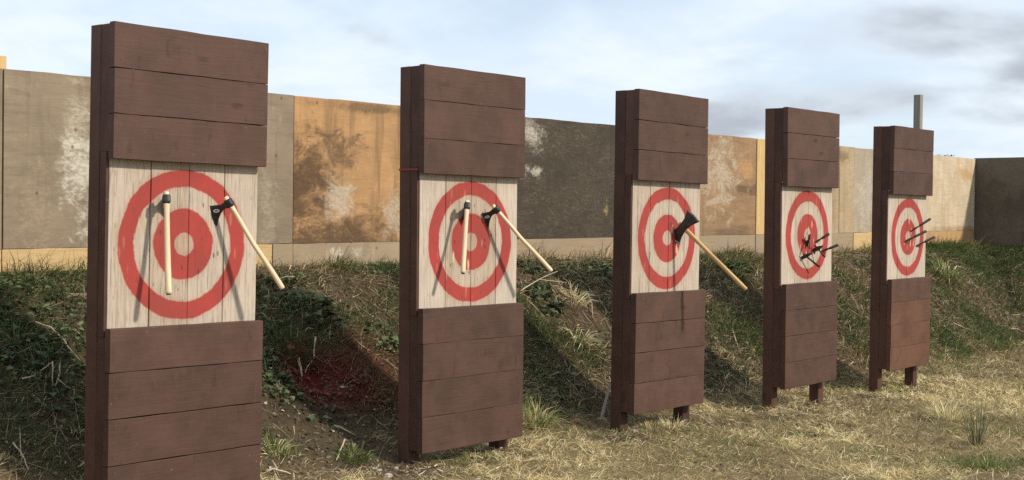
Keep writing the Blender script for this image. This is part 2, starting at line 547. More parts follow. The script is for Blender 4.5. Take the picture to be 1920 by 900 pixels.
def target_frame(i):
    (x, y, z), yaw, lean, trail = PLACES[i]
    yw = -R(yaw)
    d = Vector((math.cos(yw), math.sin(yw), 0))
    n = Vector((-math.sin(yw), math.cos(yw), 0))
    up = (Vector((0, 0, 1)) + lean * d + trail * n).normalized()
    dd = (d - lean * Vector((0, 0, 1))).normalized()
    nn = up.cross(dd)
    M = Matrix((dd, nn, up)).transposed().to_4x4()
    M.translation = Vector((x, y, z)) - up * Z0
    return M


def build_target(i):
    M = target_frame(i)
    frames.append(M)
    t = thing('throwing_target', TLABEL[i], 'target', M.translation, 'plank throwing targets in a row', M.to_quaternion())
    rr = random.Random(100 + i)
    leg_bottom = -.12
    # posts
    for k, (a0, a1) in enumerate(((.004, .100), (TW - .100, TW - .004))):
        timber('post', (a0, a1, .128, TD, leg_bottom, Z0 + TB + .675 - .006), BROWN_Z, t, 'z', 6, .004, .0012, 200 + i * 10 + k)
    # rails and sheet across the back
    for zz in (Z0 - TL + .06, Z0 - .02, Z0 + TB + .05, Z0 + TB + .54):
        timber('rail', (.102, TW - .102, .135, .21, zz, zz + .09), BROWN_DARK, t, 'x', 4, .003, .001, 300 + i)
    # packing battens at both edges behind the planks
    for a0, a1 in ((.006, .090), (TW - .090, TW - .006)):
        timber('packing_batten', (a0, a1, .048, .127, Z0 + TB + .040, Z0 + TB + .668), BROWN_Z, t, 'z', 4, .003, .001, 400 + i)
        timber('packing_batten', (a0, a1, .048, .127, Z0 - TL + .012, Z0 - .045), BROWN_Z, t, 'z', 4, .003, .001, 410 + i)
    timber('retaining_strip', (.000, .016, .121, .1275, Z0 - .044, Z0 + TB + .038), BROWN_X, t, 'z', 4, .001, .0006, 420 + i)
    timber('edge_batten', (.003, .0185, .0625, .1195, Z0 - .044, Z0 + TB + .039), BROWN_Z, t, 'z', 4, .001, .0006, 430 + i)
    # planks over the upper and the lower half
    def planks(zs, mats):
        for k in range(len(zs) - 1):
            top, bot = zs[k], zs[k + 1]
            gap = [.0014, .0004, .0011, .0007, .0004][i] + rr.uniform(0, .0008)
            if i == 4 and zs[0] < Z0 + .1 and k > 0:
                gap = .0003
            e0, e1 = rr.uniform(-.002, .004), rr.uniform(-.005, .001)
            dy = rr.uniform(-.0015, .0015)
            timber('plank', (e0, TW + e1, dy, .046, bot + gap, top - gap), mats[k], t, 'x', 9, .0025, .0009, rr.randint(0, 9999))
    u = UP_SEAM[i]
    planks([Z0 + TB + .675, Z0 + u[0], Z0 + u[1], Z0 + TB], [BROWN_X] * 3)
    q = LOW_SEAM[i]
    planks([Z0, Z0 + q[0], Z0 + q[1], Z0 + q[2], Z0 - TL], [BROWN_TOP if i == 4 else BROWN_X] + [BROWN_RED if i == 4 else BROWN_X] * 3)
    # the painted board of upright planks
    rm = ring_mat('whitewashed_board_with_rings_%s' % 'abcde'[i], RING_AT[i][0], RING_AT[i][1] + Z0, WORN[i], STREAK[i], seed=1.7 * i)
    b = [.020] + list(BOARD_SEAM[i]) + [TW - .010]
    for k in range(4):
        g0 = .0022 if k else 0
        g1 = .0022 if k < 3 else 0
        o = timber('target_plank', (b[k] + g0, b[k + 1] - g1, TS + rr.uniform(-.002, .002), .119, Z0 - .035, Z0 + TB + .035), [rm, BROWN_DARK], t, 'z', 6, .002, .0007, rr.randint(0, 9999))
        o['wear'] = WEAR[i][k]
        if k == 0:
            for p in o.data.polygons:      # the outer edge carries brown stain
                if p.normal.x < -.9:
                    p.material_index = 1
    # nail heads, a pair at each plank end
    V, Fc = [], []
    lev = [Z0 + TB + .675, Z0 + u[0], Z0 + u[1], Z0 + TB]
    lev2 = [Z0, Z0 + q[0], Z0 + q[1], Z0 + q[2], Z0 - TL]
    for L in (lev, lev2):
        for k in range(len(L) - 1):
            for a in (.028, TW - .03):
                for s in (.2, .8):
                    if rr.random() < .35:
                        continue
                    cx, cz = a + rr.uniform(-.012, .012), L[k] + (L[k + 1] - L[k]) * (s + rr.uniform(-.05, .05))
                    n0 = len(V)
                    for j in range(6):
                        V.append((cx + (.0032) * math.cos(j * 1.047), -.0035, cz + (.0032) * math.sin(j * 1.047)))
                    for j in range(6):
                        V.append((cx + (.0032) * math.cos(j * 1.047), .004, cz + (.0032) * math.sin(j * 1.047)))
                    Fc.append(tuple(n0 + j for j in range(6)))
                    for j in range(6):
                        Fc.append((n0 + j, n0 + 6 + j, n0 + 6 + (j + 1) % 6, n0 + (j + 1) % 6))
    o = add_mesh('nail_heads', V, Fc, NAIL, t)
    o['kind'] = 'stuff'
    return t


NAIL, _nt, _b = new_mat('weathered_nail')
_b.inputs['Base Color'].default_value = (.15, .11, .09, 1)
_b.inputs['Metallic'].default_value = .4
_b.inputs['Roughness'].default_value = .6
targets = [build_target(i) for i in range(5)]
# red chalk line on the side of the second target
CHALK, _nt, _b = new_mat('red_overspray')
_b.inputs['Base Color'].default_value = (.28, .03, .04, 1)
_b.inputs['Roughness'].default_value = .8
timber('red_mark', (-.0035, .004, .052, .222, Z0 + TB + .022, Z0 + TB + .034), CHALK, targets[1], 'x', 1, .001, 0)


def t_point(i, px, py, front):
    """world point seen at (px, py) that lies FRONT metres before the painted face of target i"""
    M = frames[i]
    n = (M.to_3x3() @ Vector((0, 1, 0))).normalized()
    o = M @ Vector((0, TS - front, 0))
    d = Vector(ray(px, py))
    s = (o - Vector(CAM)).dot(n) / d.dot(n)
    return Vector(CAM) + d * s


# ------------------------------------------------------------------ thrown axes and knives
def simple(name, col, rough=.5, metal=0.0, var=0.12, sc=30):
    m, nt, b = new_mat(name)
    tc, s2 = coords(nt)
    n = nt.noise(s2, sc, 5, .65)
    c = nt.mix(nt.mr(n, .3, .7), tuple(v * (1 - var) for v in col), tuple(min(1, v * (1 + var)) for v in col))
    nt.put(b.inputs['Base Color'], c)
    nt.put(b.inputs['Roughness'], nt.mr(n, .3, .7, rough - .1, rough + .1))
    b.inputs['Metallic'].default_value = metal
    return m


HANDLE = timber_mat('pale_ash_handle', (.74, .61, .41), (.62, .48, .30), 'z')
HANDLE2 = timber_mat('golden_ash_handle', (.62, .42, .20), (.46, .28, .12), 'z')
BLACK = simple('black_coated_steel', (.018, .017, .018), .42, .0, .25)
GREYST = simple('dark_forged_steel', (.050, .044, .042), .5, .3, .35)
EDGE = simple('ground_steel_edge', (.32, .30, .29), .35, .8)
KHANDLE = simple('dark_knife_grip', (.035, .028, .022), .55, 0, .3)
STEEL = simple('dulled_knife_steel', (.11, .085, .085), .4, .6)
DECAL = simple('pale_printed_emblem', (.62, .61, .60), .5, 0, .05)
DECAL2 = simple('grey_printed_emblem_line', (.16, .16, .16), .5, 0, .05)


def frame_of(o, zaxis, xaxis):
    z = zaxis.normalized()
    x = (xaxis - z * xaxis.dot(z)).normalized()
    y = z.cross(x)
    M = Matrix((x, y, z)).transposed().to_4x4()
    M.translation = o
    return M


def tube_profile(stations, sides=12):
    """stations: (z, rx, ry, dx)"""
    V, Fc = [], []
    for z, rx, ry, dx in stations:
        for j in range(sides):
            a = 2 * math.pi * j / sides
            V.append((dx + rx * math.cos(a), ry * math.sin(a), z))
    for k in range(len(stations) - 1):
        for j in range(sides):
            a, b = k * sides + j, k * sides + (j + 1) % sides
            Fc.append((a, b, b + sides, a + sides))
    Fc.append(tuple(reversed(range(sides))))
    Fc.append(tuple((len(stations) - 1) * sides + j for j in range(sides)))
    return V, Fc


def blade_loft(st, nz=7):
    """st: (x, z_low, z_high, half thickness, bulge) from the eye out to the edge; closed skin"""
    V, Fc = [], []
    rows = []
    for side in (1, -1):
        r = []
        for x, zl, zh, th, bul in st:
            col = []
            for j in range(nz):
                f = j / (nz - 1)
                e = 1 - (2 * f - 1) ** 2
                edge = 0.75 if j in (0, nz - 1) else 1.0
                V.append((x + bul * e, side * th * edge, zl + (zh - zl) * f))
                col.append(len(V) - 1)
            r.append(col)
        rows.append(r)
    for s, r in enumerate(rows):
        for k in range(len(r) - 1):
            for j in range(nz - 1):
                q = (r[k][j], r[k + 1][j], r[k + 1][j + 1], r[k][j + 1])
                Fc.append(q if s else q[::-1])
    A, B = rows
    for k in range(len(st) - 1):
        Fc.append((A[k][0], A[k + 1][0], B[k + 1][0], B[k][0]))
        Fc.append((A[k][-1], B[k][-1], B[k + 1][-1], A[k + 1][-1]))
    for j in range(nz - 1):
        Fc.append((A[0][j], B[0][j], B[0][j + 1], A[0][j + 1]))
        Fc.append((A[-1][j], A[-1][j + 1], B[-1][j + 1], B[-1][j]))
    return V, Fc


def hatchet(name, i, head_px, head_f, end_px, end_f, blade_dir, label, emblem=True, scale=1.0):
    h, e = t_point(i, *head_px, head_f), t_point(i, *end_px, end_f)
    L = (e - h).length
    M = frame_of(h, h - e, blade_dir)
    t = thing(name, label, 'hatchet', h, 'hatchets stuck in the targets', M.to_quaternion())
    k = scale
    # handle along -z
    V, Fc = tube_profile([(.040 * k, .0105 * k, .0130 * k, 0), (.034 * k, .0135 * k, .0150 * k, 0), (-.02, .0138 * k, .0155 * k, 0), (-.06, .0125 * k, .0140 * k, 0), (-L * .45, .0125 * k, .0142 * k, 0.006),
                          (-L * .8, .0135 * k, .0152 * k, 0), (-L + .012, .0142 * k, .0160 * k, 0), (-L, .0125 * k, .0142 * k, 0)])
    add_mesh('handle', V, Fc, HANDLE, t, True)
    # bottom end grain, darkened
    V, Fc = tube_profile([(-L - .0006, .0105 * k, .012 * k, 0), (-L - .004, .010 * k, .0115 * k, 0)])
    add_mesh('handle_end', V, Fc, simple('dark_end_grain', (.06, .04, .025), .8) if 'dark_end_grain' not in bpy.data.materials else bpy.data.materials['dark_end_grain'], t, True)
    st = [(-.0205, -.017, .019, .012, 0), (-.017, -.021, .023, .0195, 0), (.015, -.021, .023, .0195, 0), (.023, -.016, .018, .011, 0), (.040, -.014, .016, .0065, 0), (.058, -.020, .021, .0055, 0.002),
          (.078, -.034, .030, .0042, .004), (.096, -.050, .042, .0025, .007), (.106, -.060, .050, .0006, .010)]
    V, Fc = blade_loft([(a * k * (1.22 if a > .03 else 1), b * k * (1.22 if a > .05 else 1), c * k * (1.22 if a > .05 else 1), d * k, f * k) for a, b, c, d, f in st])
    hd = add_mesh('head', V, Fc, BLACK, t, True)
    bm = bmesh.new(); bm.from_mesh(hd.data); bmesh.ops.recalc_face_normals(bm, faces=bm.faces); bm.to_mesh(hd.data); bm.free()
    if emblem:
        side = 1 if (M.to_3x3() @ Vector((0, 1, 0))).dot(Vector(CAM) - h) > 0 else -1
        def oval(nm, rx, rz, y, mat):
            V = [(.082 * k + rx * math.cos(a) * math.cos(.35) - rz * math.sin(a) * math.sin(.35), y * side, -.001 + rx * math.cos(a) * math.sin(.35) + rz * math.sin(a) * math.cos(.35)) for a in [j * math.pi / 10 for j in range(20)]]
            V2 = [(a, b - .0008 * side, c) for a, b, c in V]
            Fc = [tuple(range(20)), tuple(reversed(range(20, 40)))] + [(j, (j + 1) % 20, 20 + (j + 1) % 20, 20 + j) for j in range(20)]
            return add_mesh(nm, V + V2, Fc, mat, hd)
        oval('emblem', .0180, .0095, .0068, DECAL)
        oval('emblem_band', .0125, .0035, .0072, DECAL2)
    return t


def view_dir(p):
    return (p - Vector(CAM)).normalized()


def blade_toward(i, head_px, head_f, edge_px, edge_f):
    return t_point(i, *edge_px, edge_f) - t_point(i, *head_px, head_f)


h0 = t_point(0, 312, 374, .085)
hatchet('hatchet', 0, (312, 374), .095, (316, 551), .195, view_dir(h0) + Vector((-.10, 0, 0)), 'hatchet with upright pale handle left of the bullseye on the nearest target', False)
hatchet('hatchet', 0, (430, 381), .088, (530, 541), .245, blade_toward(0, (430, 381), .088, (396, 400), -.004), 'black headed hatchet with slanting handle right of the bullseye on the nearest target')
h1 = t_point(1, 875, 388, .085)
hatchet('hatchet', 1, (875.5, 387), .095, (868, 512), .20, view_dir(h1) + Vector((-.12, 0, 0)), 'hatchet with upright pale handle on the second target from the front', False)
hatchet('hatchet', 1, (931, 393), .088, (1034, 508), .255, blade_toward(1, (931, 393), .088, (906, 410), -.004), 'hatchet with white oval emblem and slanting handle on the second target from the front')


def double_axe():
    i = 2
    a, b = t_point(i, 1263.5, 448, -.012), t_point(i, 1299, 404, .165)
    mid = (a + b) / 2
    w = (b - a)
    half = w.length / 2
    hs = (1286, 431)
    e = t_point(i, 1399, 543, .53)
    L = (e - mid).length
    M = frame_of(mid, mid - e, w)
    t = thing('double_axe', 'double bitted axe with long golden handle stuck in the bullseye of the middle target', 'axe', mid, None, M.to_quaternion())
    V, Fc = tube_profile([(.045, .016, .011, 0), (-.03, .020, .013, 0), (-.06, .0185, .0145, 0), (-L * .3, .0165, .0145, 0), (-L * .6, .0165, .0150, 0), (-L * .9, .0175, .0155, 0), (-L, .0165, .0145, 0)])
    add_mesh('handle', V, Fc, HANDLE2, t, True)
    q = half / .115
    st = [(-.115, -.066, .066, .0006, -.012), (-.095, -.056, .056, .004, -.010), (-.06, -.040, .040, .008, -.004), (-.03, -.033, .033, .014, 0), (0, -.032, .032, .017, 0), (.03, -.033, .033, .014, 0), (.06, -.040, .040, .008, .004), (.095, -.056, .056, .004, .010), (.115, -.066, .066, .0006, .012)]
    V, Fc = blade_loft([(x * q, zl, zh, th, bu) for x, zl, zh, th, bu in st])
    hd = add_mesh('head', V, Fc, GREYST, t, True)
    for s in (-1, 1):
        V, Fc = blade_loft([(s * .103 * q, -.0585, .0585, .0042, s * .0115), (s * .116 * q, -.0655, .0655, .0010, s * .0125)] if s > 0 else [(-.116 * q, -.0655, .0655, .0010, -.0125), (-.103 * q, -.0585, .0585, .0042, -.0115)])
        add_mesh('ground_edge', V, Fc, EDGE, hd, True)
    for o in [hd] + list(hd.children):
        bm = bmesh.new(); bm.from_mesh(o.data); bmesh.ops.recalc_face_normals(bm, faces=bm.faces); bm.to_mesh(o.data); bm.free()
    return t


double_axe()


def knife(i, tip_px, end_px, end_f, label, roll=0.3, width=.017, blade_frac=.52):
    a, b = t_point(i, *tip_px, -.012), t_point(i, *end_px, end_f)
    L = (b - a).length
    ax = (b - a).normalized()
    side = ax.cross(Vector((0, 0, 1))).normalized()
    M = frame_of(a, ax, side * math.cos(roll) + Vector((0, 0, 1)) * math.sin(roll))
    t = thing('throwing_knife', label, 'knife', a, 'throwing knives stuck in the far targets', M.to_quaternion())
    bl = L * blade_frac
    V, Fc = [], []
    st = [(0, .001, .0006), (.10, width * .45, .0018), (.35, width * .80, .0024), (.62, width * .95, .0026), (.88, width * .62, .0028), (1.0, width * .55, .0030)]
    for f, w, th in st:
        z = f * bl
        V += [(-w, 0, z), (-w * .3, th, z), (w * .3, th, z), (w, 0, z), (w * .3, -th, z), (-w * .3, -th, z)]
    for k in range(len(st) - 1):
        for j in range(6):
            Fc.append((k * 6 + j, k * 6 + (j + 1) % 6, k * 6 + 6 + (j + 1) % 6, k * 6 + 6 + j))
    Fc += [tuple(range(6)), tuple((len(st) - 1) * 6 + j for j in range(6))]
    add_mesh('blade', V, Fc, STEEL, t)
    V, Fc = tube_profile([(bl * .98, width * .50, .008, 0), (bl + .012, width * .60, .0125, 0), (bl + (L - bl) * .45, width * .52, .012, 0), (bl + (L - bl) * .85, width * .66, .0135, 0), (L - .004, width * .60, .012, 0), (L, width * .35, .007, 0)], 10)
    add_mesh('grip', V, Fc, KHANDLE, t, True)
    return t


knife(3, (1525, 457), (1555, 438), .095, 'throwing knife with dark grip pointing up right, upper of two on the fourth target', .7, .024)
knife(3, (1537, 473), (1572, 459), .115, 'throwing knife with dark grip reaching past the right edge of the fourth target', .7, .024)
knife(4, (1703, 437), (1745, 410), .14, 'highest of three throwing knives stuck in the farthest target', .8, .024)
knife(4, (1691, 456), (1737, 433), .155, 'darkest throwing knife, across the bullseye of the farthest target', .8, .025)
knife(4, (1713, 464), (1753, 444), .135, 'lowest of three throwing knives stuck in the farthest target', .8, .022)


def tomahawk(i, head_px, head_f, end_px, end_f, edge_px, label, k=.85):
    h, e = t_point(i, *head_px, head_f), t_point(i, *end_px, end_f)
    L = (e - h).length
    M = frame_of(h, h - e, t_point(i, *edge_px, -.004) - h)
    t = thing('tomahawk', label, 'tomahawk', h, 'small steel tomahawks in the fourth target', M.to_quaternion())
    w = .010
    V, Fc = tube_profile([(.035 * k, .006, .005, 0), (.02 * k, w, .006, 0), (-.03, w * .8, .006, 0), (-L * .4, w * .85, .006, 0), (-L * .8, w * 1.15, .0075, 0), (-L + .006, w * 1.1, .0075, 0), (-L, w * .7, .006, 0)], 10)
    add_mesh('handle', V, Fc, KHANDLE, t, True)
    st = [(-.052, -.004, .004, .003, 0), (-.030, -.009, .009, .0045, 0), (-.012, -.014, .014, .008, 0), (.012, -.014, .014, .008, 0), (.030, -.013, .013, .0045, 0), (.052, -.028, .026, .0035, .004), (.068, -.045, .042, .0008, .010)]
    V, Fc = blade_loft([(a * k, b * k, c * k, d, f * k) for a, b, c, d, f in st])
    hd = add_mesh('head', V, Fc, GREYST, t, True)
    bm = bmesh.new(); bm.from_mesh(hd.data); bmesh.ops.recalc_face_normals(bm, faces=bm.faces); bm.to_mesh(hd.data); bm.free()
    return t


tomahawk(3, (1511, 480), .040, (1536, 500), .085, (1504, 487), 'small tomahawk lowest on the fourth target, its handle pointing down right', 1.25)
tomahawk(3, (1517, 447), .040, (1518, 466), .08, (1513, 462), 'small tomahawk just below the centre spot of the fourth target', 1.15)
tomahawk(3, (1533, 466), .045, (1547, 482), .09, (1527, 477), 'small tomahawk between the two knives on the fourth target', 1.25)


# ------------------------------------------------------------------ plywood wall
def wall_top(x):
    return 2.528 + (x - 4.2) * .0069


def strip_top(x):
    return 1.348 + (x - 4.2) * .0082


def ply_mat(name, base, base2, patches=(), spots=.5, streaks=None, swirl=0.0, grain_axis='x', holes=None):
    """weathered plywood. patches: (colour, cx, cz, rx, rz, rag, amount) at the sheet's own place (world x, z: the sheets are built in place)"""
    m, nt, b = new_mat(name)
    tc, sc = coords(nt)
    x, y, z = nt.xyz(tc)
    gv = nt.scale(sc, (1.3, 8, 9) if grain_axis == 'x' else (9, 8, 1.3))
    grain = nt.noise(gv, 2.4, 8, .62, .7 + swirl)
    blot = nt.noise(sc, 2.3, 7, .62, .3)
    fine = nt.noise(nt.scale(sc, (14, 8, 22)), 2.0, 5, .7)
    c = nt.mix(nt.mr(blot, .33, .67), base, base2)
    dk = tuple(v * .72 for v in base)
    c = nt.mix(nt.mr(grain, .46, .66, 0, .6), c, dk)
    weep = nt.noise(nt.scale(sc, (5, 3, .35)), 1.7, 6, .65, .3)
    c = nt.mix(nt.mr(weep, .52, .72, 0, .55), c, tuple(v * .55 for v in base2))
    mott = nt.noise(nt.scale(sc, (1.4, 1, 1)), 6.5, 8, .72, .8)
    c = nt.mix(nt.mr(mott, .56, .70, 0, .45), c, tuple(min(.8, v * 1.45) for v in base))
    c = nt.mix(nt.mr(mott, .30, .42, .45, 0), c, tuple(v * .6 for v in base2))
    if streaks:
        sv = nt.noise(nt.scale(sc, (7, 3, .55)), 1.5, 6, .6, .2)
        c = nt.mix(nt.mr(sv, .50, .66, 0, streaks[1]), c, streaks[0])
    h = grain
    for (col, cx, cz, rx, rz, rag, amt) in patches:
        e = nt.m('SQRT', nt.m('ADD', nt.m('POWER', nt.m('DIVIDE', nt.m('SUBTRACT', x, cx), rx), 2.0), nt.m('POWER', nt.m('DIVIDE', nt.m('SUBTRACT', z, cz), rz), 2.0)))
        jag = nt.m('ADD', nt.m('MULTIPLY', nt.m('SUBTRACT', nt.noise(nt.add(nt.scale(sc, (1, 1, 1.5)), (cx, cz, rx)), 2.6 + .25 / max(rx, .06), 10, .68, .9), .5), rag * 7.0), nt.m('MULTIPLY', nt.m('SUBTRACT', fine, .5), rag * 2.4))
        k = nt.mr(nt.m('ADD', e, jag), .15, 1.35, amt, 0)
        pc = nt.mix(nt.mr(fine, .35, .65), col, tuple(v * .68 for v in col))
        c = nt.mix(k, c, pc)
        h = nt.m('ADD', h, nt.m('MULTIPLY', k, .25))
    v1 = nt.vor(nt.scale(sc, (1, 1, .8)), 7.5)
    sp = nt.m('MULTIPLY', nt.mr(nt.m('ADD', v1.outputs['Distance'], nt.m('MULTIPLY', nt.m('SUBTRACT', fine, .5), .12)), .04, .12, 1, 0), nt.m('GREATER_THAN', nt.xyz(v1.outputs['Color'])[0], 1 - spots))
    c = nt.mix(nt.m('MULTIPLY', sp, .7), c, tuple(v * .30 for v in base))
    if swirl:
        wv = nt.noise(nt.scale(sc, (3.2, 3, 6.5)), 1.1, 3, .5, 3.2)
        wv = nt.m('PINGPONG', nt.m('MULTIPLY', wv, 5.0), .5)
        wv = nt.m('MULTIPLY', nt.mr(wv, .30, .5), nt.mr(blot, .36, .52))
        c = nt.mix(nt.m('MULTIPLY', wv, .5), c, tuple(min(1, v * 2.7) for v in base))
        h = nt.m('ADD', h, nt.m('MULTIPLY', wv, .8))
    nt.put(b.inputs['Base Color'], c)
    b.inputs['Roughness'].default_value = .85
    b.inputs['Specular IOR Level'].default_value = .2
    nt.put(b.inputs['Normal'], nt.bump(nt.m('ADD', h, nt.m('MULTIPLY', sp, -.7)), .5, .008))
    return m


wall = thing('plywood_wall', 'long weathered plywood wall along the top of the bank behind the targets', 'wall', (0, WALL_Y, 0))


def slab(name, x0, x1, zl, zh, th, mat, parent, y=0.0, out=0.0, rag=0.0, seed=0):
    """a sheet standing in the wall, front face at y - out, following the wall's slight rise"""
    rr = random.Random(seed)
    n = max(2, int((x1 - x0) / .16)) if rag else 2
    xs = [x0 + (x1 - x0) * k / n for k in range(n + 1)]
    V, Fc = [], []
    for xx in xs:
        top = (zh(xx) if callable(zh) else zh) + rr.uniform(-rag, rag)
        bot = (zl(xx) if callable(zl) else zl) + rr.uniform(-rag, rag)
        V += [(xx, y - out, bot), (xx, y - out, top), (xx, y - out + th, top), (xx, y - out + th, bot)]
    for k in range(n):
        for j in range(4):
            a, b = k * 4 + j, k * 4 + (j + 1) % 4
            Fc.append((a, b, b + 4, a + 4))
    Fc += [(3, 2, 1, 0), tuple(n * 4 + j for j in range(4))]
    o = add_mesh(name, V, Fc, mat, parent)
    bm = bmesh.new(); bm.from_mesh(o.data); bmesh.ops.recalc_face_normals(bm, faces=bm.faces)
    bmesh.ops.bevel(bm, geom=[e for e in bm.edges if e.calc_face_angle(0) > 1.2], offset=.0015, segments=1, affect='EDGES')
    bm.to_mesh(o.data); bm.free()
    return o


TAUPE, TAUPE2 = (.275, .215, .150), (.215, .168, .118)
P_A = ply_mat('taupe_plywood', TAUPE, TAUPE2, spots=.5)
P_1 = ply_mat('taupe_plywood_with_chalky_patches', TAUPE, TAUPE2,
              [((.47, .41, .31), 4.72, 2.16, .09, .35, .5, .6), ((.60, .56, .47), 4.80, 1.85, .16, .33, .75, .75), ((.36, .28, .19), 4.45, 1.6, .13, .3, .7, .5), ((.42, .36, .27), 6.4, 1.65, .10, .28, .6, .5)], .6)
P_2 = ply_mat('orange_plywood_with_dark_stains', (.47, .275, .125), (.36, .215, .105),
              [((.115, .070, .040), 6.66, 1.80, .42, .50, .60, .95), ((.12, .075, .044), 7.2, 1.36, 1.0, .24, .55, .95), ((.15, .095, .055), 7.12, 2.14, .22, .15, .8, .85),
               ((.55, .47, .36), 7.14, 1.72, .16, .17, .8, .7), ((.50, .42, .32), 7.75, 1.62, .12, .22, .8, .7), ((.17, .11, .06), 7.6, 2.50, .8, .05, .5, .8)], .35, ((.24, .145, .075), .85))
P_3 = ply_mat('dark_swirling_plywood', (.058, .047, .034), (.075, .060, .043),
              [((.50, .45, .37), 9.58, 2.38, .17, .145, .45, .95), ((.50, .45, .37), 9.62, 2.055, .17, .06, .7, .95), ((.36, .27, .12), 10.80, 1.68, .035, .09, .6, .8)], .1, None, 1.3)
P_4 = ply_mat('peeling_brown_plywood', (.26, .165, .095), (.32, .20, .11),
              [((.48, .40, .29), 13.02, 2.10, .36, .42, .75, .85), ((.50, .29, .13), 13.62, 2.22, .18, .14, .7, .8), ((.12, .08, .05), 13.55, 1.98, .28, .06, .9, .7), ((.15, .095, .06), 13.3, 1.45, .7, .09, .7, .6)], .35)
P_5 = ply_mat('yellow_plywood', (.44, .34, .21), (.35, .27, .17), [((.20, .13, .07), 16.1, 2.5, .2, .1, .6, .7)], .3, ((.28, .19, .10), .5))
P_6 = ply_mat('grey_beige_plywood', (.40, .33, .24), (.33, .275, .205), [((.52, .48, .40), 16.9, 1.95, .30, .35, .9, .5)], .5)
P_7 = ply_mat('tan_plywood_with_orange_runs', (.58, .48, .345), (.50, .40, .275), [((.50, .28, .11), 20.45, 2.38, .5, .10, .8, .55), ((.30, .17, .08), 20.3, 1.50, 1.2, .05, .5, .6)], .3, ((.46, .29, .14), .45))
K_Y = timber_mat('yellow_kick_board', (.55, .39, .19), (.46, .31, .14), 'x')
K_G = timber_mat('grey_kick_board', (.34, .255, .160), (.265, .195, .120), 'x', (.29, .225, .15))
K_P = ply_mat('tan_kick_board_with_pale_patches', (.36, .285, .19), (.30, .23, .155), [((.60, .53, .42), 7.12, 1.29, .07, .05, .6, .8), ((.58, .52, .42), 7.32, 1.29, .06, .04, .6, .7)], .3)
K_O = timber_mat('orange_kick_board', (.50, .31, .14), (.34, .20, .09), 'z')
B_Y = timber_mat('yellow_batten', (.58, .41, .18), (.48, .32, .13), 'z')

SHEETS = [(-3.05, -.66, P_A), (-.655, 1.775, P_6), (1.78, 4.205, P_A), (4.215, 6.635, P_1), (6.642, 9.065, P_2), (9.073, 11.495, P_3), (11.503, 13.83, P_4), (14.12, 16.02, P_5), (16.47, 18.64, P_6), (18.66, CORNER_X - .03, P_7)]
for k, (x0, x1, m) in enumerate(SHEETS):
    slab('plywood_sheet', x0, x1, strip_top, wall_top, .018, m, wall, out=[0, .002, .001, .003, .000, .004, .001, .002, .0, .003][k], rag=.003, seed=k)
slab('batten', 13.84, 14.11, strip_top, lambda x: wall_top(x) - .002, .03, B_Y, wall, out=.010)
slab('batten', 16.03, 16.46, strip_top, lambda x: wall_top(x) + .004, .024, P_5, wall, out=.004)
slab('batten', 4.02, 4.245, 1.19, lambda x: wall_top(x) + .085, .03, B_Y, wall, y=.024)
base = lambda x: 1.197 - .004 * (x - 4.2) if x < 14 else 1.15
KICK = [(-3.05, .2, K_G), (.205, 2.6, K_G), (2.605, 4.2, K_Y), (4.208, 6.43, K_Y), (6.437, 6.635, K_G), (6.642, 9.065, K_P), (9.07, 11.7, K_G), (11.705, 13.83, K_G), (13.84, 14.3, K_G), (14.305, 16.45, K_G), (16.455, 17.17, K_Y), (17.178, 18.64, K_G), (18.66, 20.2, K_O), (20.206, CORNER_X - .03, K_O)]
for k, (x0, x1, m) in enumerate(KICK):
    slab('kick_board', x0, x1, base, lambda x: strip_top(x) - .004, .022, m, wall, out=[.004, .002, .006, .004, .008, .003, .006, .004, .009, .003, .012, .004, .005, .002][k], rag=.003, seed=50 + k)
# framing behind the sheets
FR = timber_mat('rough_framing', (.30, .24, .17), (.22, .17, .12), 'z')
for x in [-3.0, -.66, 1.78, 6.64, 9.07, 11.5, 13.84, 16.45, 18.65, CORNER_X - .06]:
    slab('stud', x - .04, x + .04, .7, lambda x: wall_top(x) - .02, .06, FR, wall, y=.060)
for dz in (.15, 1.05):
    slab('wall_rail', -3.0, CORNER_X - .03, lambda x: strip_top(x) + dz, lambda x: strip_top(x) + dz + .08, .035, FR, wall, y=.0225)

# return wall at the right-hand end, dark
ret = thing('dark_end_wall', 'dark plywood end wall joining the long wall at the far right corner', 'wall', (CORNER_X, 0, 0))
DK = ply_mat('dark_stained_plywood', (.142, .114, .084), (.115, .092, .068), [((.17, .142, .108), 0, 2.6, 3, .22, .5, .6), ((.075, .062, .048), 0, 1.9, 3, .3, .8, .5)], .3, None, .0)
def xslab(name, y0, y1, zl, zh, mat, parent, x0=0.0, th=.018):
    V = [(x0, y0, zl), (x0, y1, zl), (x0, y1, zh), (x0, y0, zh), (x0 + th, y0, zl), (x0 + th, y1, zl), (x0 + th, y1, zh), (x0 + th, y0, zh)]
    Fc = [(3, 2, 1, 0), (4, 5, 6, 7), (0, 1, 5, 4), (2, 3, 7, 6), (1, 2, 6, 5), (3, 0, 4, 7)]
    o = add_mesh(name, V, Fc, mat, parent)
    bm = bmesh.new(); bm.from_mesh(o.data); bmesh.ops.recalc_face_normals(bm, faces=bm.faces); bm.to_mesh(o.data); bm.free()
    return o
yy = WALL_Y + .03
zt = wall_top(CORNER_X) + .012
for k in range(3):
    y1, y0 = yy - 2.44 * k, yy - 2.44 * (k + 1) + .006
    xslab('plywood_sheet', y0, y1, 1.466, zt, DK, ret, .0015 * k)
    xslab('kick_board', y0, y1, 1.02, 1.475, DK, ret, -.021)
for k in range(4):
    xslab('stud', yy - 2.44 * k - .04, yy - 2.44 * k + .04, .6, zt - .02, FR, ret, .0225, .06)


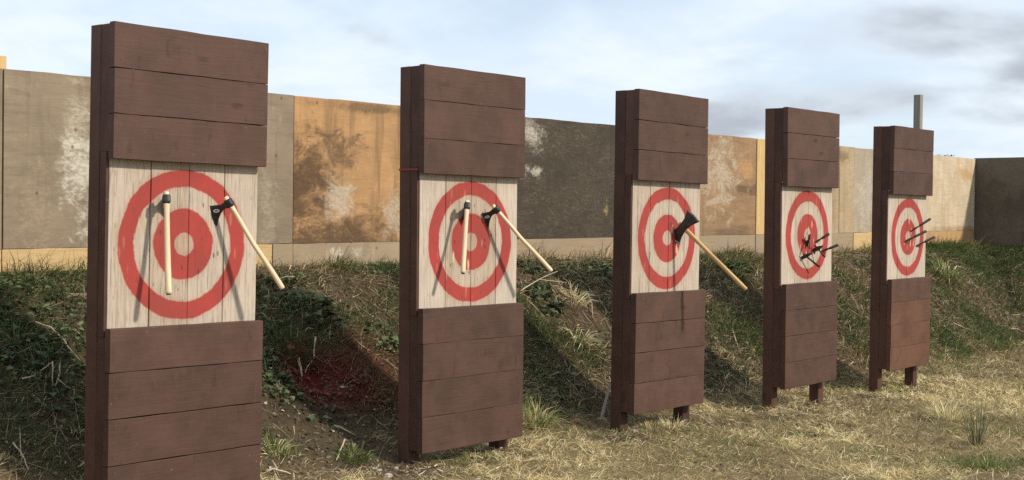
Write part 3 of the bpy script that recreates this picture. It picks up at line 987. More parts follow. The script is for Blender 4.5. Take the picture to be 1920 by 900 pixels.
def box_thing(name, label, cat, x, y, z0, z1, w, d, mat, rz=0, group=None):
    V, Fc = loft_box(-w / 2, w / 2, -d / 2, d / 2, z0, z1, axis='z', seg=6, ch=.004, jit=.002, seed=3)
    o = add_mesh(name, V, Fc, mat)
    bm = bmesh.new(); bm.from_mesh(o.data); bmesh.ops.recalc_face_normals(bm, faces=bm.faces); bm.to_mesh(o.data); bm.free()
    o.location = (x, y, 0)
    o.rotation_euler = (0, 0, rz)
    return tag(o, label, cat, group)


d = ray(1721, 240)
p = CAM + d * ((WALL_Y + .22) / d[1])
pz = (CAM + ray(1721, 178) * ((WALL_Y + .22) / ray(1721, 178)[1]))[2]
box_thing('wooden_post', 'grey square wooden post rising above the plywood wall behind the farthest target', 'post', p[0], p[1], .5, pz, .105, .105, timber_mat('grey_post_timber', (.27, .24, .20), (.19, .17, .14), 'z'))


# ------------------------------------------------------------------ plants: blades and leaves
def plant_mat(name, rough=.75, trans=.25):
    m, nt, b = new_mat(name)
    a = nt.n('ShaderNodeAttribute', {'attribute_name': 'tint'}).outputs['Color']
    nt.put(b.inputs['Base Color'], a)
    b.inputs['Roughness'].default_value = rough
    b.inputs['Specular IOR Level'].default_value = .25
    tr = nt.n('ShaderNodeBsdfTranslucent', {}, {'Color': a})
    mx = nt.n('ShaderNodeMixShader', {}, {0: trans, 1: b.outputs[0], 2: tr.outputs[0]})
    out = m.node_tree.nodes['Material Output']
    m.node_tree.links.new(mx.outputs[0], out.inputs['Surface'])
    return m


GRASS = plant_mat('grass_blade')
LEAFM = plant_mat('weed_leaf', .55, .2)
DRY = plant_mat('dry_stem', .85, .1)


def raw_mesh(name, V, faces_list, tint, mat, shade=False):
    """faces_list: arrays of faces of equal size; tint: one colour per vertex"""
    me = bpy.data.meshes.new(name)
    me.vertices.add(len(V))
    me.vertices.foreach_set('co', np.ascontiguousarray(V, dtype=np.float32).ravel())
    idx = np.concatenate([f.ravel() for f in faces_list]).astype(np.int32)
    sizes = np.concatenate([np.full(len(f), f.shape[1]) for f in faces_list])
    starts = np.concatenate([[0], np.cumsum(sizes)[:-1]]).astype(np.int32)
    me.loops.add(len(idx))
    me.loops.foreach_set('vertex_index', idx)
    me.polygons.add(len(sizes))
    me.polygons.foreach_set('loop_start', starts)
    me.update(calc_edges=True)
    at = me.attributes.new('tint', 'FLOAT_COLOR', 'POINT')
    at.data.foreach_set('color', np.concatenate([tint, np.ones((len(tint), 1))], 1).astype(np.float32).ravel())
    if shade:
        me.shade_smooth()
    me.materials.append(mat)
    return me


def blades(base, az, lean, length, width, curl, tint, twist=None):
    """bent blades: 5 vertices and 2 faces each"""
    n = len(base)
    if twist is None:
        twist = rng.uniform(-1.2, 1.2, n)
    def direction(l):
        return np.stack([np.cos(az) * np.sin(l), np.sin(az) * np.sin(l), np.cos(l)], -1)
    d0, d1 = direction(lean), direction(lean + curl)
    s = np.stack([-np.sin(az), np.cos(az), np.zeros(n)], -1)
    nrm = np.cross(d0, s)
    sd = s * np.cos(twist)[:, None] + nrm * np.sin(twist)[:, None]
    p1 = base + d0 * (length * .5)[:, None]
    p2 = p1 + d1 * (length * .5)[:, None]
    w = width[:, None] * .5
    V = np.stack([base - sd * w, base + sd * w, p1 + sd * w * .85, p1 - sd * w * .85, p2], 1).reshape(-1, 3)
    i = np.arange(n)[:, None] * 5
    return V, [i + np.array([[0, 1, 2, 3]]), i + np.array([[3, 2, 4]])], np.repeat(tint, 5, 0)


def leaves(base, az, tilt, length, width, tint, roll=None):
    """folded leaves with a lobed outline: 8 vertices, 6 faces (tri/quads)"""
    n = len(base)
    if roll is None:
        roll = rng.uniform(-.5, .5, n)
    d = np.stack([np.cos(az) * np.cos(tilt), np.sin(az) * np.cos(tilt), np.sin(tilt)], -1)
    s = np.stack([-np.sin(az), np.cos(az), np.zeros(n)], -1)
    u = np.cross(d, s)
    s2 = s * np.cos(roll)[:, None] + u * np.sin(roll)[:, None]
    u2 = np.cross(d, s2)
    outline = [(0, 0, 0), (.22, .42, .10), (.55, .50, .13), (.80, .26, .04), (1.0, 0, -.16), (.80, -.26, .04), (.55, -.50, .13), (.22, -.42, .10), (.5, 0, .02)]
    P = []
    for a, b, c in outline:
        P.append(base + d * (length * a)[:, None] + s2 * (width * b)[:, None] - u2 * (-length * c)[:, None])
    V = np.stack(P, 1).reshape(-1, 3)
    i = np.arange(n)[:, None] * 9
    fs = [i + np.array([[8, a, b]]) for a, b in ((0, 1), (1, 2), (2, 3), (3, 4), (4, 5), (5, 6), (6, 7), (7, 0))]
    return V, fs, np.repeat(tint, 9, 0)


def stuff(name, parts, mat):
    Vs, Fs, Ts, off = [], [], [], 0
    for V, fs, T in parts:
        Vs.append(V); Ts.append(T)
        Fs += [f + off for f in fs]
        off += len(V)
    me = raw_mesh(name, np.concatenate(Vs), Fs, np.concatenate(Ts), mat)
    o = bpy.data.objects.new(name, me)
    C.objects.link(o)
    o['kind'] = 'stuff'
    return o


def sample(n, lo, hi, margin=200):
    x = rng.uniform(lo[0], hi[0], n)
    y = rng.uniform(lo[1], hi[1], n)
    P = np.stack([x, y, height(x, y)], -1)
    u, v, d = to_px(P)
    ok = (u > -margin - 220) & (u < 1920 + margin + 220) & (v > 250) & (v < 900 + margin) & (d > 3)
    return P[ok], d[ok]


def vary(col, n, amt=.25):
    c = np.asarray(col)[None, :] * (1 + rng.uniform(-amt, amt, (n, 1))) * (1 + rng.uniform(-.08, .08, (n, 3)))
    return np.clip(c, 0.004, .9)


STRAW, PALE, DULL = np.array([.68, .555, .285]), np.array([.86, .75, .46]), np.array([.31, .235, .125])
GRN, YGRN, DGRN = np.array([.095, .145, .042]), np.array([.23, .24, .080]), np.array([.050, .078, .030])
REDP = np.array([.21, .016, .022])


def paint(col, r):
    k = np.clip(r * 1.15, 0, 1)[:, None] * rng.uniform(.45, 1, (len(col), 1))
    return col * (1 - k) + REDP * (.6 + .8 * rng.uniform(0, 1, (len(col), 1))) * k


def lawn():
    # mats of dry grass: tufts plus single blades
    P, d = sample(12500, (2.5, -.8), (22, 6.6))
    bank, g, l, s, r = masks(P[:, 0], P[:, 1])
    keep = rng.uniform(0, 1, len(P)) > np.clip(s * .93, 0, 1)
    keep &= rng.uniform(0, 1, len(P)) > bank * .6
    P, d, g = P[keep], d[keep], g[keep]
    n = len(P)
    per = 22
    az0 = np.where(rng.uniform(0, 1, n) < .65, 14 * fbm(P[:, 0] * .55, P[:, 1] * .55, 301) + rng.normal(0, .45, n), rng.uniform(0, 6.28, n))
    kind = rng.uniform(0, 1, n)
    B = np.repeat(P, per, 0)
    k = n * per
    az = np.repeat(az0, per) + rng.normal(0, .8, k)
    rad = np.abs(rng.normal(0, .035, k))
    a2 = rng.uniform(0, 6.28, k)
    B[:, 0] += rad * np.cos(a2)
    B[:, 1] += rad * np.sin(a2)
    B[:, 2] = height(B[:, 0], B[:, 1]) - .004
    gg = np.repeat(g, per)
    pal = fbm(B[:, 0] * .9, B[:, 1] * .9, 91)
    f = np.clip((pal - .36) / .24 + .9 * (fbm(B[:, 0] * 5, B[:, 1] * 5, 191) - .5), 0, 1)[:, None]
    col = DULL * (1 - f) + STRAW * f
    pm = (np.repeat(kind, per) < .42)[:, None] & (rng.uniform(0, 1, (k, 1)) < .6)
    col = np.where(pm, PALE * (.55 + .45 * f), col)
    isg = rng.uniform(0, 1, k) < gg * .85
    gcol = np.where((rng.uniform(0, 1, k) < .55)[:, None], YGRN, GRN)
    col = np.where(isg[:, None], gcol, col) * (1 + rng.uniform(-.28, .28, (k, 1)))
    L = rng.uniform(.035, .095, k) * np.repeat(rng.uniform(.55, 1.6, n), per)
    lean = np.clip(rng.normal(1.12, .30, k), .1, 1.5)
    lean = np.where(isg, lean * .6, lean)
    wd = rng.uniform(.0028, .0050, k) * np.clip(np.repeat(d, per) / 9.0, .9, 1.6)
    p1 = blades(B, az, lean, L, wd, rng.uniform(.1, .8, k), np.clip(col, .004, .9))
    # single blades, flatter and shorter
    P, d = sample(230000, (2.5, -.8), (22, 6.6))
    bank, g, l, s, r = masks(P[:, 0], P[:, 1])
    dens = (.4 + .6 * fbm(P[:, 0] * 4, P[:, 1] * 4, 55)) * (1 - .85 * s) * (1 - .55 * bank)
    keep = rng.uniform(0, 1, len(P)) < dens
    P, d, g, r = P[keep], d[keep], g[keep], r[keep]
    k = len(P)
    f = np.clip((fbm(P[:, 0] * .9, P[:, 1] * .9, 91) - .36) / .24 + .9 * (fbm(P[:, 0] * 5, P[:, 1] * 5, 191) - .5), 0, 1)[:, None]
    col = DULL * (1 - f) + STRAW * f
    col = np.where(rng.uniform(0, 1, (k, 1)) < .16, PALE * .9, col)
    col = np.where(rng.uniform(0, 1, (k, 1)) < .14, DULL * .7, col)
    isg = rng.uniform(0, 1, k) < .09 + g * .80
    col = np.where(isg[:, None], np.where((rng.uniform(0, 1, k) < .5)[:, None], YGRN * .9, GRN), col) * (1 + rng.uniform(-.25, .25, (k, 1)))
    P[:, 2] -= .003
    lean = np.clip(rng.normal(1.2, .28, k), .2, 1.52)
    p2 = blades(P, rng.uniform(0, 6.28, k), np.where(isg, lean * .7, lean), rng.uniform(.04, .11, k), rng.uniform(.0026, .0042, k) * np.clip(d / 9, .9, 1.6), rng.uniform(-.2, .6, k), np.clip(paint(col, r), .004, .9))
    o = stuff('dry_grass', [p1, p2], GRASS)


lawn()


def bank_cover():
    lo, hi = (2.6, 5.55), (20.7, 8.03)
    # grass, green and dead, hanging down the slope
    P, d = sample(210000, lo, hi)
    bank, g, l, s, r = masks(P[:, 0], P[:, 1])
    wght = bank * (.10 + .90 * g + .35 * sstep((fbm(P[:, 0] * 2.7, P[:, 1] * 2.7, 401) - .47) / .12)) * (1 - .95 * s)
    keep = rng.uniform(0, 1, len(P)) < wght
    P, d, g, l, r = P[keep], d[keep], g[keep], l[keep], r[keep]
    k = len(P)
    isg = rng.uniform(0, 1, k) < np.clip(g * 1.15, 0.10, 1)
    dead = np.where((rng.uniform(0, 1, k) < .22)[:, None], STRAW * .85, DULL * .72)
    dead = np.where((rng.uniform(0, 1, k) < .06)[:, None], PALE * .85, dead)
    gc = np.where((rng.uniform(0, 1, k) < .30)[:, None], YGRN * .8, np.where((rng.uniform(0, 1, k) < .5)[:, None], GRN, DGRN))
    col = np.where(isg[:, None], gc, dead) * (1 + rng.uniform(-.3, .3, (k, 1)))
    az = rng.normal(-1.57, 1.2, k)
    clump = fbm(P[:, 0] * 3.5, P[:, 1] * 3.5, 123)
    L = rng.uniform(.05, .13, k) * (.55 + 1.0 * clump) * (1 + 1.1 * (P[:, 1] > 7.7) * sstep((fbm(P[:, 0] * 4, P[:, 0] * 0, 411) - .5) / .12))
    P[:, 2] -= .004
    p1 = blades(P, az, np.clip(rng.normal(.8, .4, k), .05, 1.5), L, rng.uniform(.003, .0052, k) * np.clip(d / 9, .9, 1.6), rng.uniform(.1, 1.1, k), np.clip(paint(col, r), .004, .9))
    stuff('bank_grass', [p1], GRASS)
    # fallen stems and straw lying about
    P, d = sample(46000, (2.6, 5.3), hi)
    bank, g, l, s, r = masks(P[:, 0], P[:, 1])
    keep = rng.uniform(0, 1, len(P)) < (.15 + .85 * bank) * (1 - .45 * g) * (1 - .7 * s) * .75
    P, d, r = P[keep], d[keep], r[keep]
    k = len(P)
    col = np.where((rng.uniform(0, 1, k) < .30)[:, None], np.array([.34, .26, .165]), np.array([.17, .115, .07])) * (1 + rng.uniform(-.3, .3, (k, 1)))
    col = np.where((rng.uniform(0, 1, k) < .06)[:, None], np.array([.58, .50, .36]), col)
    P[:, 2] += rng.uniform(.0, .02, k)
    az = rng.uniform(0, 6.28, k)
    L = rng.uniform(.06, .30, k)
    tipz = height(P[:, 0] + np.cos(az) * L, P[:, 1] + np.sin(az) * L) - P[:, 2]
    lean = 1.57 - np.arctan2(tipz + rng.uniform(0, .04, k), L)
    p = blades(P, az, lean, L, rng.uniform(.003, .006, k) * np.clip(d / 9, .9, 1.5), rng.normal(0, .25, k), np.clip(paint(col, r * .8), .004, .9))
    stuff('straw_litter', [p], DRY)
    # low leaves: ivy, nettle, dock seedlings
    P, d = sample(70000, (2.6, 5.55), hi)
    bank, g, l, s, r = masks(P[:, 0], P[:, 1])
    keep = rng.uniform(0, 1, len(P)) < np.clip(l * 1.15 - .10, 0, 1) * (.25 + .75 * bank) * .75
    P, r = P[keep], r[keep]
    k = len(P)
    col = np.where((rng.uniform(0, 1, k) < .35)[:, None], np.array([.13, .18, .078]), np.array([.066, .102, .048])) * (1 + rng.uniform(-.35, .35, (k, 1)))
    col = np.where((rng.uniform(0, 1, k) < .06)[:, None], np.array([.20, .19, .09]), col)
    P[:, 2] += rng.uniform(.0, .06, k) * np.where(P[:, 1] > 7.6, .6, 1)
    L = rng.uniform(.020, .050, k)
    p = leaves(P, rng.normal(-1.2, 1.5, k), rng.uniform(-.6, .7, k), L, L * rng.uniform(.6, .95, k), np.clip(paint(col, r), .004, .9))
    stuff('low_leaves', [p], LEAFM)
    # dead leaves and chips
    P, d = sample(26000, (2.6, 4.9), hi)
    bank, g, l, s, r = masks(P[:, 0], P[:, 1])
    keep = rng.uniform(0, 1, len(P)) < (.08 + .35 * bank + .55 * s)
    P, r = P[keep], r[keep]
    k = len(P)
    col = np.where((rng.uniform(0, 1, k) < .30)[:, None], np.array([.34, .27, .19]), np.array([.13, .085, .052])) * (1 + rng.uniform(-.35, .35, (k, 1)))
    col = np.where((rng.uniform(0, 1, k) < .04)[:, None], np.array([.55, .50, .42]), col)
    P[:, 2] += rng.uniform(.002, .012, k)
    L = rng.uniform(.012, .040, k)
    p = leaves(P, rng.uniform(0, 6.28, k), rng.uniform(-.4, .4, k), L, L * rng.uniform(.35, .8, k), np.clip(paint(col, r * .8), .004, .9))
    stuff('leaf_litter', [p], DRY)


bank_cover()

# soil crumbs on the bare patches
def crumbs():
    P, d = sample(60000, (3.5, 3.9), (15, 6.9), 60)
    bank, g, l, s, r = masks(P[:, 0], P[:, 1])
    keep = rng.uniform(0, 1, len(P)) < np.clip(s * .28 + .008, 0, 1)
    P, r = P[keep], r[keep]
    n = len(P)
    o8 = np.array([(1, 0, 0), (0, 1, 0), (-1, 0, 0), (0, -1, 0), (0, 0, .8), (0, 0, -.6)])
    sz = rng.uniform(.004, .016, n) * np.where(rng.uniform(0, 1, n) < .06, 1.8, 1)
    J = o8[None] * (1 + rng.uniform(-.35, .35, (n, 6, 3)))
    V = (P[:, None, :] + J * sz[:, None, None]).reshape(-1, 3)
    i = np.arange(n)[:, None] * 6
    fs = [i + np.array([f]) for f in ((0, 1, 4), (1, 2, 4), (2, 3, 4), (3, 0, 4), (1, 0, 5), (2, 1, 5), (3, 2, 5), (0, 3, 5))]
    col = np.where((rng.uniform(0, 1, n) < .2)[:, None], np.array([.26, .21, .15]), np.array([.105, .075, .048])) * (1 + rng.uniform(-.3, .3, (n, 1)))
    stuff('soil_crumbs', [(V, fs, np.repeat(np.clip(paint(col, r * .6), .004, .9), 6, 0))], DRY)


crumbs()


def splinters():
    n = 900
    t = rng.integers(0, 5, n)
    ox = np.array([p[0][0] for p in PLACES])[t] + rng.uniform(-.3, 1.3, n)
    oy = 5.55 - np.abs(rng.normal(0, .55, n))
    P = np.stack([ox, oy, height(ox, oy) + .018], -1)
    col = np.where((rng.uniform(0, 1, n) < .5)[:, None], np.array([.62, .50, .35]), np.array([.30, .20, .13])) * (1 + rng.uniform(-.2, .2, (n, 1)))
    p = blades(P, rng.uniform(0, 6.28, n), rng.uniform(1.2, 1.6, n), rng.uniform(.02, .07, n), rng.uniform(.004, .009, n), rng.normal(0, .05, n), col)
    stuff('wood_splinters', [p], DRY)


splinters()


# ------------------------------------------------------------------ single plants
def tussock(px, py, n, length, spread, cols, label, lean=(.15, .9), curl=(.2, 1.2), width=(.004, .007), name='grass_tussock', cat='grass tuft', group='grass tufts one can tell apart'):
    c = on_ground(px, py)
    az = rng.uniform(0, 6.28, n)
    rad = spread * np.sqrt(rng.uniform(0, 1, n))
    B = np.stack([rad * np.cos(az), rad * np.sin(az), np.zeros(n)], -1)
    B[:, 2] = height(c[0] + B[:, 0], c[1] + B[:, 1]) - c[2] - .006
    ln = rng.uniform(*lean, n)
    ci = rng.integers(0, len(cols), n)
    col = np.array([cols[k] for k in ci]) * (1 + rng.uniform(-.25, .25, (n, 1)))
    L = length * rng.uniform(.55, 1.15, n)
    V, fs, T = blades(B, az + rng.normal(0, .5, n), ln, L, rng.uniform(*width, n), rng.uniform(*curl, n), np.clip(col, .004, .9))
    me = raw_mesh(name, V, fs, T, GRASS)
    o = bpy.data.objects.new(name, me)
    C.objects.link(o)
    o.location = c
    return tag(o, label, cat, group)


tussock(1000, 800, 260, .26, .10, [YGRN, YGRN * 1.3, GRN, PALE * .8, STRAW], 'long green and yellow grass tuft beside the foot of the second target', (.1, 1.0))
tussock(1775, 790, 240, .20, .11, [PALE, PALE, STRAW, PALE * .8, YGRN], 'pale straw coloured tussock left of the dark rush clump', (.05, .8), (.1, .8))
tussock(1772, 520, 130, .42, .12, [YGRN * 1.2, YGRN, PALE * .8, GRN * 1.4], 'tuft of long arching leaves on the bank right of the farthest target', (.2, .9), (.7, 1.8), (.009, .014))
tussock(520, 850, 120, .12, .07, [YGRN, PALE * .9, GRN, YGRN * 1.3], 'yellow green grass tuft on bare soil beside the nearest target', (.1, 1.0))
tussock(662, 858, 130, .11, .09, [GRN, YGRN, GRN * .9], 'green grass tuft on bare soil left of the second target', (.1, 1.1))
tussock(548, 660, 230, .22, .14, [GRN, DGRN, GRN * .8, DGRN], 'dark fine grass tuft in the shade above the red sprayed ground', (.1, .9), (.5, 1.3), (.003, .005))
tussock(1262, 806, 150, .13, .07, [PALE, STRAW, PALE * .8], 'dry straw tuft under the right half of the middle target', (.05, .9))
tussock(1222, 806, 130, .11, .07, [YGRN, PALE * .8, STRAW], 'greenish dry tuft under the left half of the middle target', (.05, .9))
tussock(1075, 560, 110, .24, .09, [PALE, STRAW, PALE * .8], 'pale dead grass tuft hanging on the bank between second and middle targets', (.5, 1.2), (.4, 1.0))
tussock(1085, 640, 90, .26, .07, [PALE, STRAW, PALE * .9], 'dry hanging grass tuft low on the bank left of the middle target', (.6, 1.2), (.5, 1.1))
tussock(1845, 640, 260, .16, .22, [GRN, GRN * 1.2, YGRN], 'lush green grass patch on the slope at the right edge', (.05, .8))
tussock(1850, 880, 200, .12, .16, [GRN, YGRN, YGRN], 'short green tuft in the dry lawn at the bottom right', (.1, .9))


def rush():
    c = on_ground(1832, 835)
    n = 75
    az = rng.uniform(0, 6.28, n)
    rad = .045 * np.sqrt(rng.uniform(0, 1, n))
    B = np.stack([rad * np.cos(az) * 1.5, rad * np.sin(az), np.full(n, -.01)], -1)
    col = np.where((rng.uniform(0, 1, n) < .25)[:, None], np.array([.34, .29, .16]), np.array([.105, .118, .058])) * (1 + rng.uniform(-.3, .3, (n, 1)))
    V, fs, T = blades(B, az, np.abs(rng.normal(.20, .17, n)), rng.uniform(.20, .44, n), rng.uniform(.0035, .0055, n), rng.uniform(-.03, .22, n), col)
    me = raw_mesh('rush_clump', V, fs, T, GRASS)
    o = bpy.data.objects.new('rush_clump', me)
    C.objects.link(o)
    o.location = c
    tag(o, 'clump of dark upright rushes standing in the dry lawn at lower right', 'rushes')


rush()


def leaf_mesh(name, lobes, tint, fold=.25):
    """one broad leaf along +x, length 1, with a toothed edge and a midrib fold"""
    V, T = [(0, 0, 0)], []
    n = 7
    L, Rr, Mid = [], [], []
    for k in range(1, n):
        f = k / n
        w = .44 * math.sin(math.pi * f ** .75) * (1 + lobes * (.5 if k % 2 else -.5))
        z = .10 * math.sin(math.pi * f) - .20 * f * f
        L.append(len(V)); V.append((f - .03, w, z + fold * w))
        Mid.append(len(V)); V.append((f, 0, z))
        Rr.append(len(V)); V.append((f - .03, -w, z + fold * w))
    tip = len(V)
    V.append((1, 0, -.2))
    Fc = [(0, Mid[0], L[0]), (0, Rr[0], Mid[0])]
    for k in range(n - 2):
        Fc += [(Mid[k], Mid[k + 1], L[k + 1], L[k]), (Rr[k], Rr[k + 1], Mid[k + 1], Mid[k])]
    Fc += [(Mid[-1], tip, L[-1]), (Rr[-1], tip, Mid[-1])]
    me = bpy.data.meshes.new(name)
    me.from_pydata(V, [], Fc)
    me.update()
    at = me.attributes.new('tint', 'FLOAT_COLOR', 'POINT')
    at.data.foreach_set('color', np.array([[*tint, 1]] * len(V), dtype=np.float32).ravel())
    me.materials.append(LEAFM)
    me.shade_smooth()
    return me


LEAF_SET = {'dark': [leaf_mesh('leaf', .25, (.058, .094, .044)), leaf_mesh('leaf', .15, (.078, .122, .052)), leaf_mesh('leaf', .3, (.048, .078, .040))],
            'fresh': [leaf_mesh('leaf', .12, (.110, .155, .065)), leaf_mesh('leaf', .2, (.085, .125, .050)), leaf_mesh('leaf', .1, (.15, .19, .085))],
            'dock': [leaf_mesh('leaf', .05, (.075, .125, .040)), leaf_mesh('leaf', .08, (.055, .095, .033))]}


def weed(px, py, n, size, spread, tone, label, high=.10):
    c = on_ground(px, py)
    rr = random.Random(int(px * 7 + py))
    t = thing('leafy_weed', label, 'weed', c, 'leafy weeds on the bank')
    V, Fc = [], []
    for k in range(n):
        a = rr.uniform(0, 6.283)
        f = math.sqrt(rr.random())
        rad = spread * f
        x, y = rad * math.cos(a), rad * math.sin(a)
        z = float(height(c[0] + x, c[1] + y)) - c[2] + high * (1 - .6 * f) * rr.uniform(.5, 1.1)
        o = bpy.data.objects.new('leaf', rr.choice(LEAF_SET[tone]))
        C.objects.link(o)
        o.parent = t
        s = size * rr.uniform(.65, 1.15)
        o.scale = (s, s * rr.uniform(.8, 1.1), s)
        o.location = (x, y, z)
        o.rotation_euler = (rr.uniform(-.4, .4), rr.uniform(-.5, .35), a + rr.uniform(-.7, .7))
        # stalk from the crown to the leaf
        n0 = len(V)
        w = .0022
        zb = float(height(c[0] + x * .35, c[1] + y * .35)) - c[2] - .01
        V += [(x * .35 - w, y * .35, zb), (x * .35 + w, y * .35, zb), (x * .35, y * .35 + w, zb), (x - w, y, z), (x + w, y, z), (x, y + w, z)]
        Fc += [(n0, n0 + 1, n0 + 4, n0 + 3), (n0 + 1, n0 + 2, n0 + 5, n0 + 4), (n0 + 2, n0, n0 + 3, n0 + 5)]
    st = add_mesh('stalks', V, Fc, STALK, t)
    st['kind'] = 'stuff'
    return t


STALK = simple('green_stalk', (.10, .13, .055), .6)
weed(585, 590, 46, .085, .20, 'dark', 'large dark broad leaved weed on the shaded bank between the first two targets', .13)
weed(722, 640, 26, .075, .12, 'fresh', 'small bright leafy weed just left of the second target', .08)
weed(503, 705, 34, .060, .15, 'fresh', 'pale leafy weed at the right edge of the nearest target', .10)
weed(1018, 566, 34, .075, .14, 'dark', 'leafy weed with pale dead stalks on the bank right of the second target', .10)
weed(1388, 520, 26, .10, .13, 'dock', 'bright green dock plant at the wall foot behind the long axe handle', .16)
weed(1130, 515, 26, .07, .15, 'dark', 'dark leafy weed at the wall foot left of the middle target', .09)
weed(1000, 506, 26, .06, .15, 'dark', 'dark leafy weed at the wall foot just right of the second target', .08)
weed(540, 545, 26, .07, .16, 'dark', 'dark leafy weed near the end of the nearest slanting hatchet handle', .09)
weed(30, 640, 44, .065, .24, 'dark', 'dark weed patch on the bank at the left edge of the picture', .10)
weed(90, 690, 34, .055, .2, 'dark', 'shaded weed patch left of the nearest target above the twigs', .09)
weed(530, 740, 22, .06, .10, 'fresh', 'small weed at the edge of the bare soil beside the nearest target', .07)
weed(680, 510, 24, .05, .14, 'fresh', 'low weed under the wall left of the second target', .06)


# ------------------------------------------------------------------ sticks, stones, offcuts
BARK = simple('bleached_stem', (.46, .38, .26), .8, 0, .25, 12)
BARK2 = simple('dull_twig', (.20, .145, .095), .85, 0, .3, 12)


def stick(pts, r, label, name='stick', cat='stick', mat=None, lift=.012, group='fallen sticks and stems', branches=()):
    """pts: pixels the stem passes; it lies on the ground there"""
    P = []
    for q in pts:
        g = on_ground(q[0], q[1])
        P.append(Vector((g[0], g[1], g[2] + (q[2] if len(q) > 2 else lift))))
    org = P[0].copy()
    def tube(P, r):
        V, Fc = [], []
        fine = []
        for k in range(len(P) - 1):
            for j in range(3):
                f = j / 3
                fine.append(P[k].lerp(P[k + 1], f) + Vector((random.uniform(-1, 1), random.uniform(-1, 1), random.uniform(-.5, 1))) * r * .8)
        fine.append(P[-1])
        for k, p in enumerate(fine):
            d = (fine[min(k + 1, len(fine) - 1)] - fine[max(k - 1, 0)]).normalized()
            s = d.cross(Vector((0, 0, 1)))
            s = s.normalized() if s.length > .01 else Vector((1, 0, 0))
            u = s.cross(d)
            rr = r * (1 - .6 * k / len(fine))
            for j in range(5):
                a = j * 1.2566
                V.append(tuple(p - org + s * rr * math.cos(a) + u * rr * math.sin(a)))
        for k in range(len(fine) - 1):
            for j in range(5):
                Fc.append((k * 5 + j, k * 5 + (j + 1) % 5, k * 5 + 5 + (j + 1) % 5, k * 5 + 5 + j))
        Fc += [(4, 3, 2, 1, 0), tuple((len(fine) - 1) * 5 + j for j in range(5))]
        return V, Fc
    V, Fc = tube(P, r)
    o = add_mesh(name, V, Fc, mat or BARK, None, True)
    o.location = org
    tag(o, label, cat, group)
    for b in branches:
        PB = []
        for q in b:
            g = on_ground(q[0], q[1])
            PB.append(Vector((g[0], g[1], g[2] + (q[2] if len(q) > 2 else lift))))
        V, Fc = tube(PB, r * .75)
        add_mesh('side_twig', V, Fc, mat or BARK, o, True)
    return o


stick([(62, 612, .03), (95, 628, .05), (120, 655, .05), (150, 690, .04)], .006, 'long pale twig slanting down the bank left of the nearest target')
stick([(40, 722, .03), (62, 722, .05), (98, 706, .08)], .006, 'pale twig lying left of the twig knot beside the nearest target', branches=[[(98, 706, .08), (99, 735, .03)]])
stick([(112, 700, .06), (110, 722, .05), (103, 735, .03)], .005, 'forked pale twig in the weeds beside the nearest target', branches=[[(108, 728, .05), (132, 742, .04)]])
stick([(25, 845, .04), (40, 862, .03), (54, 890, .02)], .006, 'pale straw stem at the bottom left corner')
stick([(0, 520, .06), (15, 512, .10), (28, 498, .10)], .006, 'bleached stem standing at the wall foot at the far left', branches=[[(8, 520, .04), (22, 528, .05)]])
stick([(591, 660, .10), (588, 685, .05), (572, 708, .03)], .007, 'curved pale stem standing over the red sprayed ground')
stick([(560, 690, .07), (563, 706, .03), (566, 712, .01)], .009, 'short thick pale stem at the left of the red sprayed ground')
stick([(720, 660, .02), (735, 664, .03), (745, 669, .02)], .009, 'short pink tinted stick beside the side of the second target')
stick([(500, 886, .01), (520, 888, .02), (545, 892, .01)], .009, 'pale stick on the soil at the foot of the nearest target', branches=[[(520, 888, .02), (510, 873, .03)]])
stick([(645, 838, .04), (636, 855, .02), (630, 867, .01)], .006, 'slim pale stick on bare soil left of the second target')
stick([(625, 800, .01), (645, 812, .02), (668, 820, .01)], .007, 'pale twig lying at the edge of the shade on bare soil')
stick([(975, 560, .06), (1010, 545, .10), (1045, 530, .10)], .006, 'bleached dead stalk lying over the weed right of the second target', branches=[[(1010, 545, .10), (1062, 542, .06)]])
stick([(515, 548, .08), (535, 538, .07), (552, 532, .05)], .006, 'pale dry stalk near the end of the nearest hatchet handle')
stick([(1100, 555, .04), (1110, 580, .04), (1112, 600, .02)], .006, 'pale stem hanging on the bank left of the middle target')
stick([(1516, 728, .16), (1522, 745, .08), (1530, 762, .01)], .008, 'pale stick leaning under the fourth target')
stick([(1634, 655, .10), (1628, 680, .05), (1622, 697, .01)], .006, 'thin dark twig leaning at the left foot of the farthest target', mat=BARK2)
stick([(1787, 608, .02), (1802, 617, .03), (1822, 624, .02)], .010, 'pale stick lying on the slope right of the farthest target')
stick([(1745, 628, .02), (1765, 640, .02), (1790, 652, .02)], .010, 'long dull stick low on the slope right of the farthest target', mat=BARK2)
stick([(1895, 620, .03), (1908, 622, .03), (1920, 627, .03)], .010, 'pale stick on the slope at the right edge of the picture')
stick([(1372, 625, .05), (1380, 650, .05), (1388, 668, .03)], .006, 'pale grass stem on the bank between middle and fourth targets')
stick([(1717, 812, .0), (1717, 800, .20)], .004, 'thin dark dry stalk standing in the lawn, left one of two', 'dry_stalk', 'stalk', BARK2, group='dry stalks standing in the lawn')
stick([(1753, 838, .0), (1751, 825, .26)], .004, 'thin dark dry stalk standing in the lawn nearest the rush clump', 'dry_stalk', 'stalk', BARK2, group='dry stalks standing in the lawn')

# more fallen stems, each its own thing
ROCK = simple('pale_field_stone', (.36, .32, .26), .9, 0, .25, 14)
ROCK2 = simple('orange_brick_bit', (.36, .17, .09), .9, 0, .2, 18)


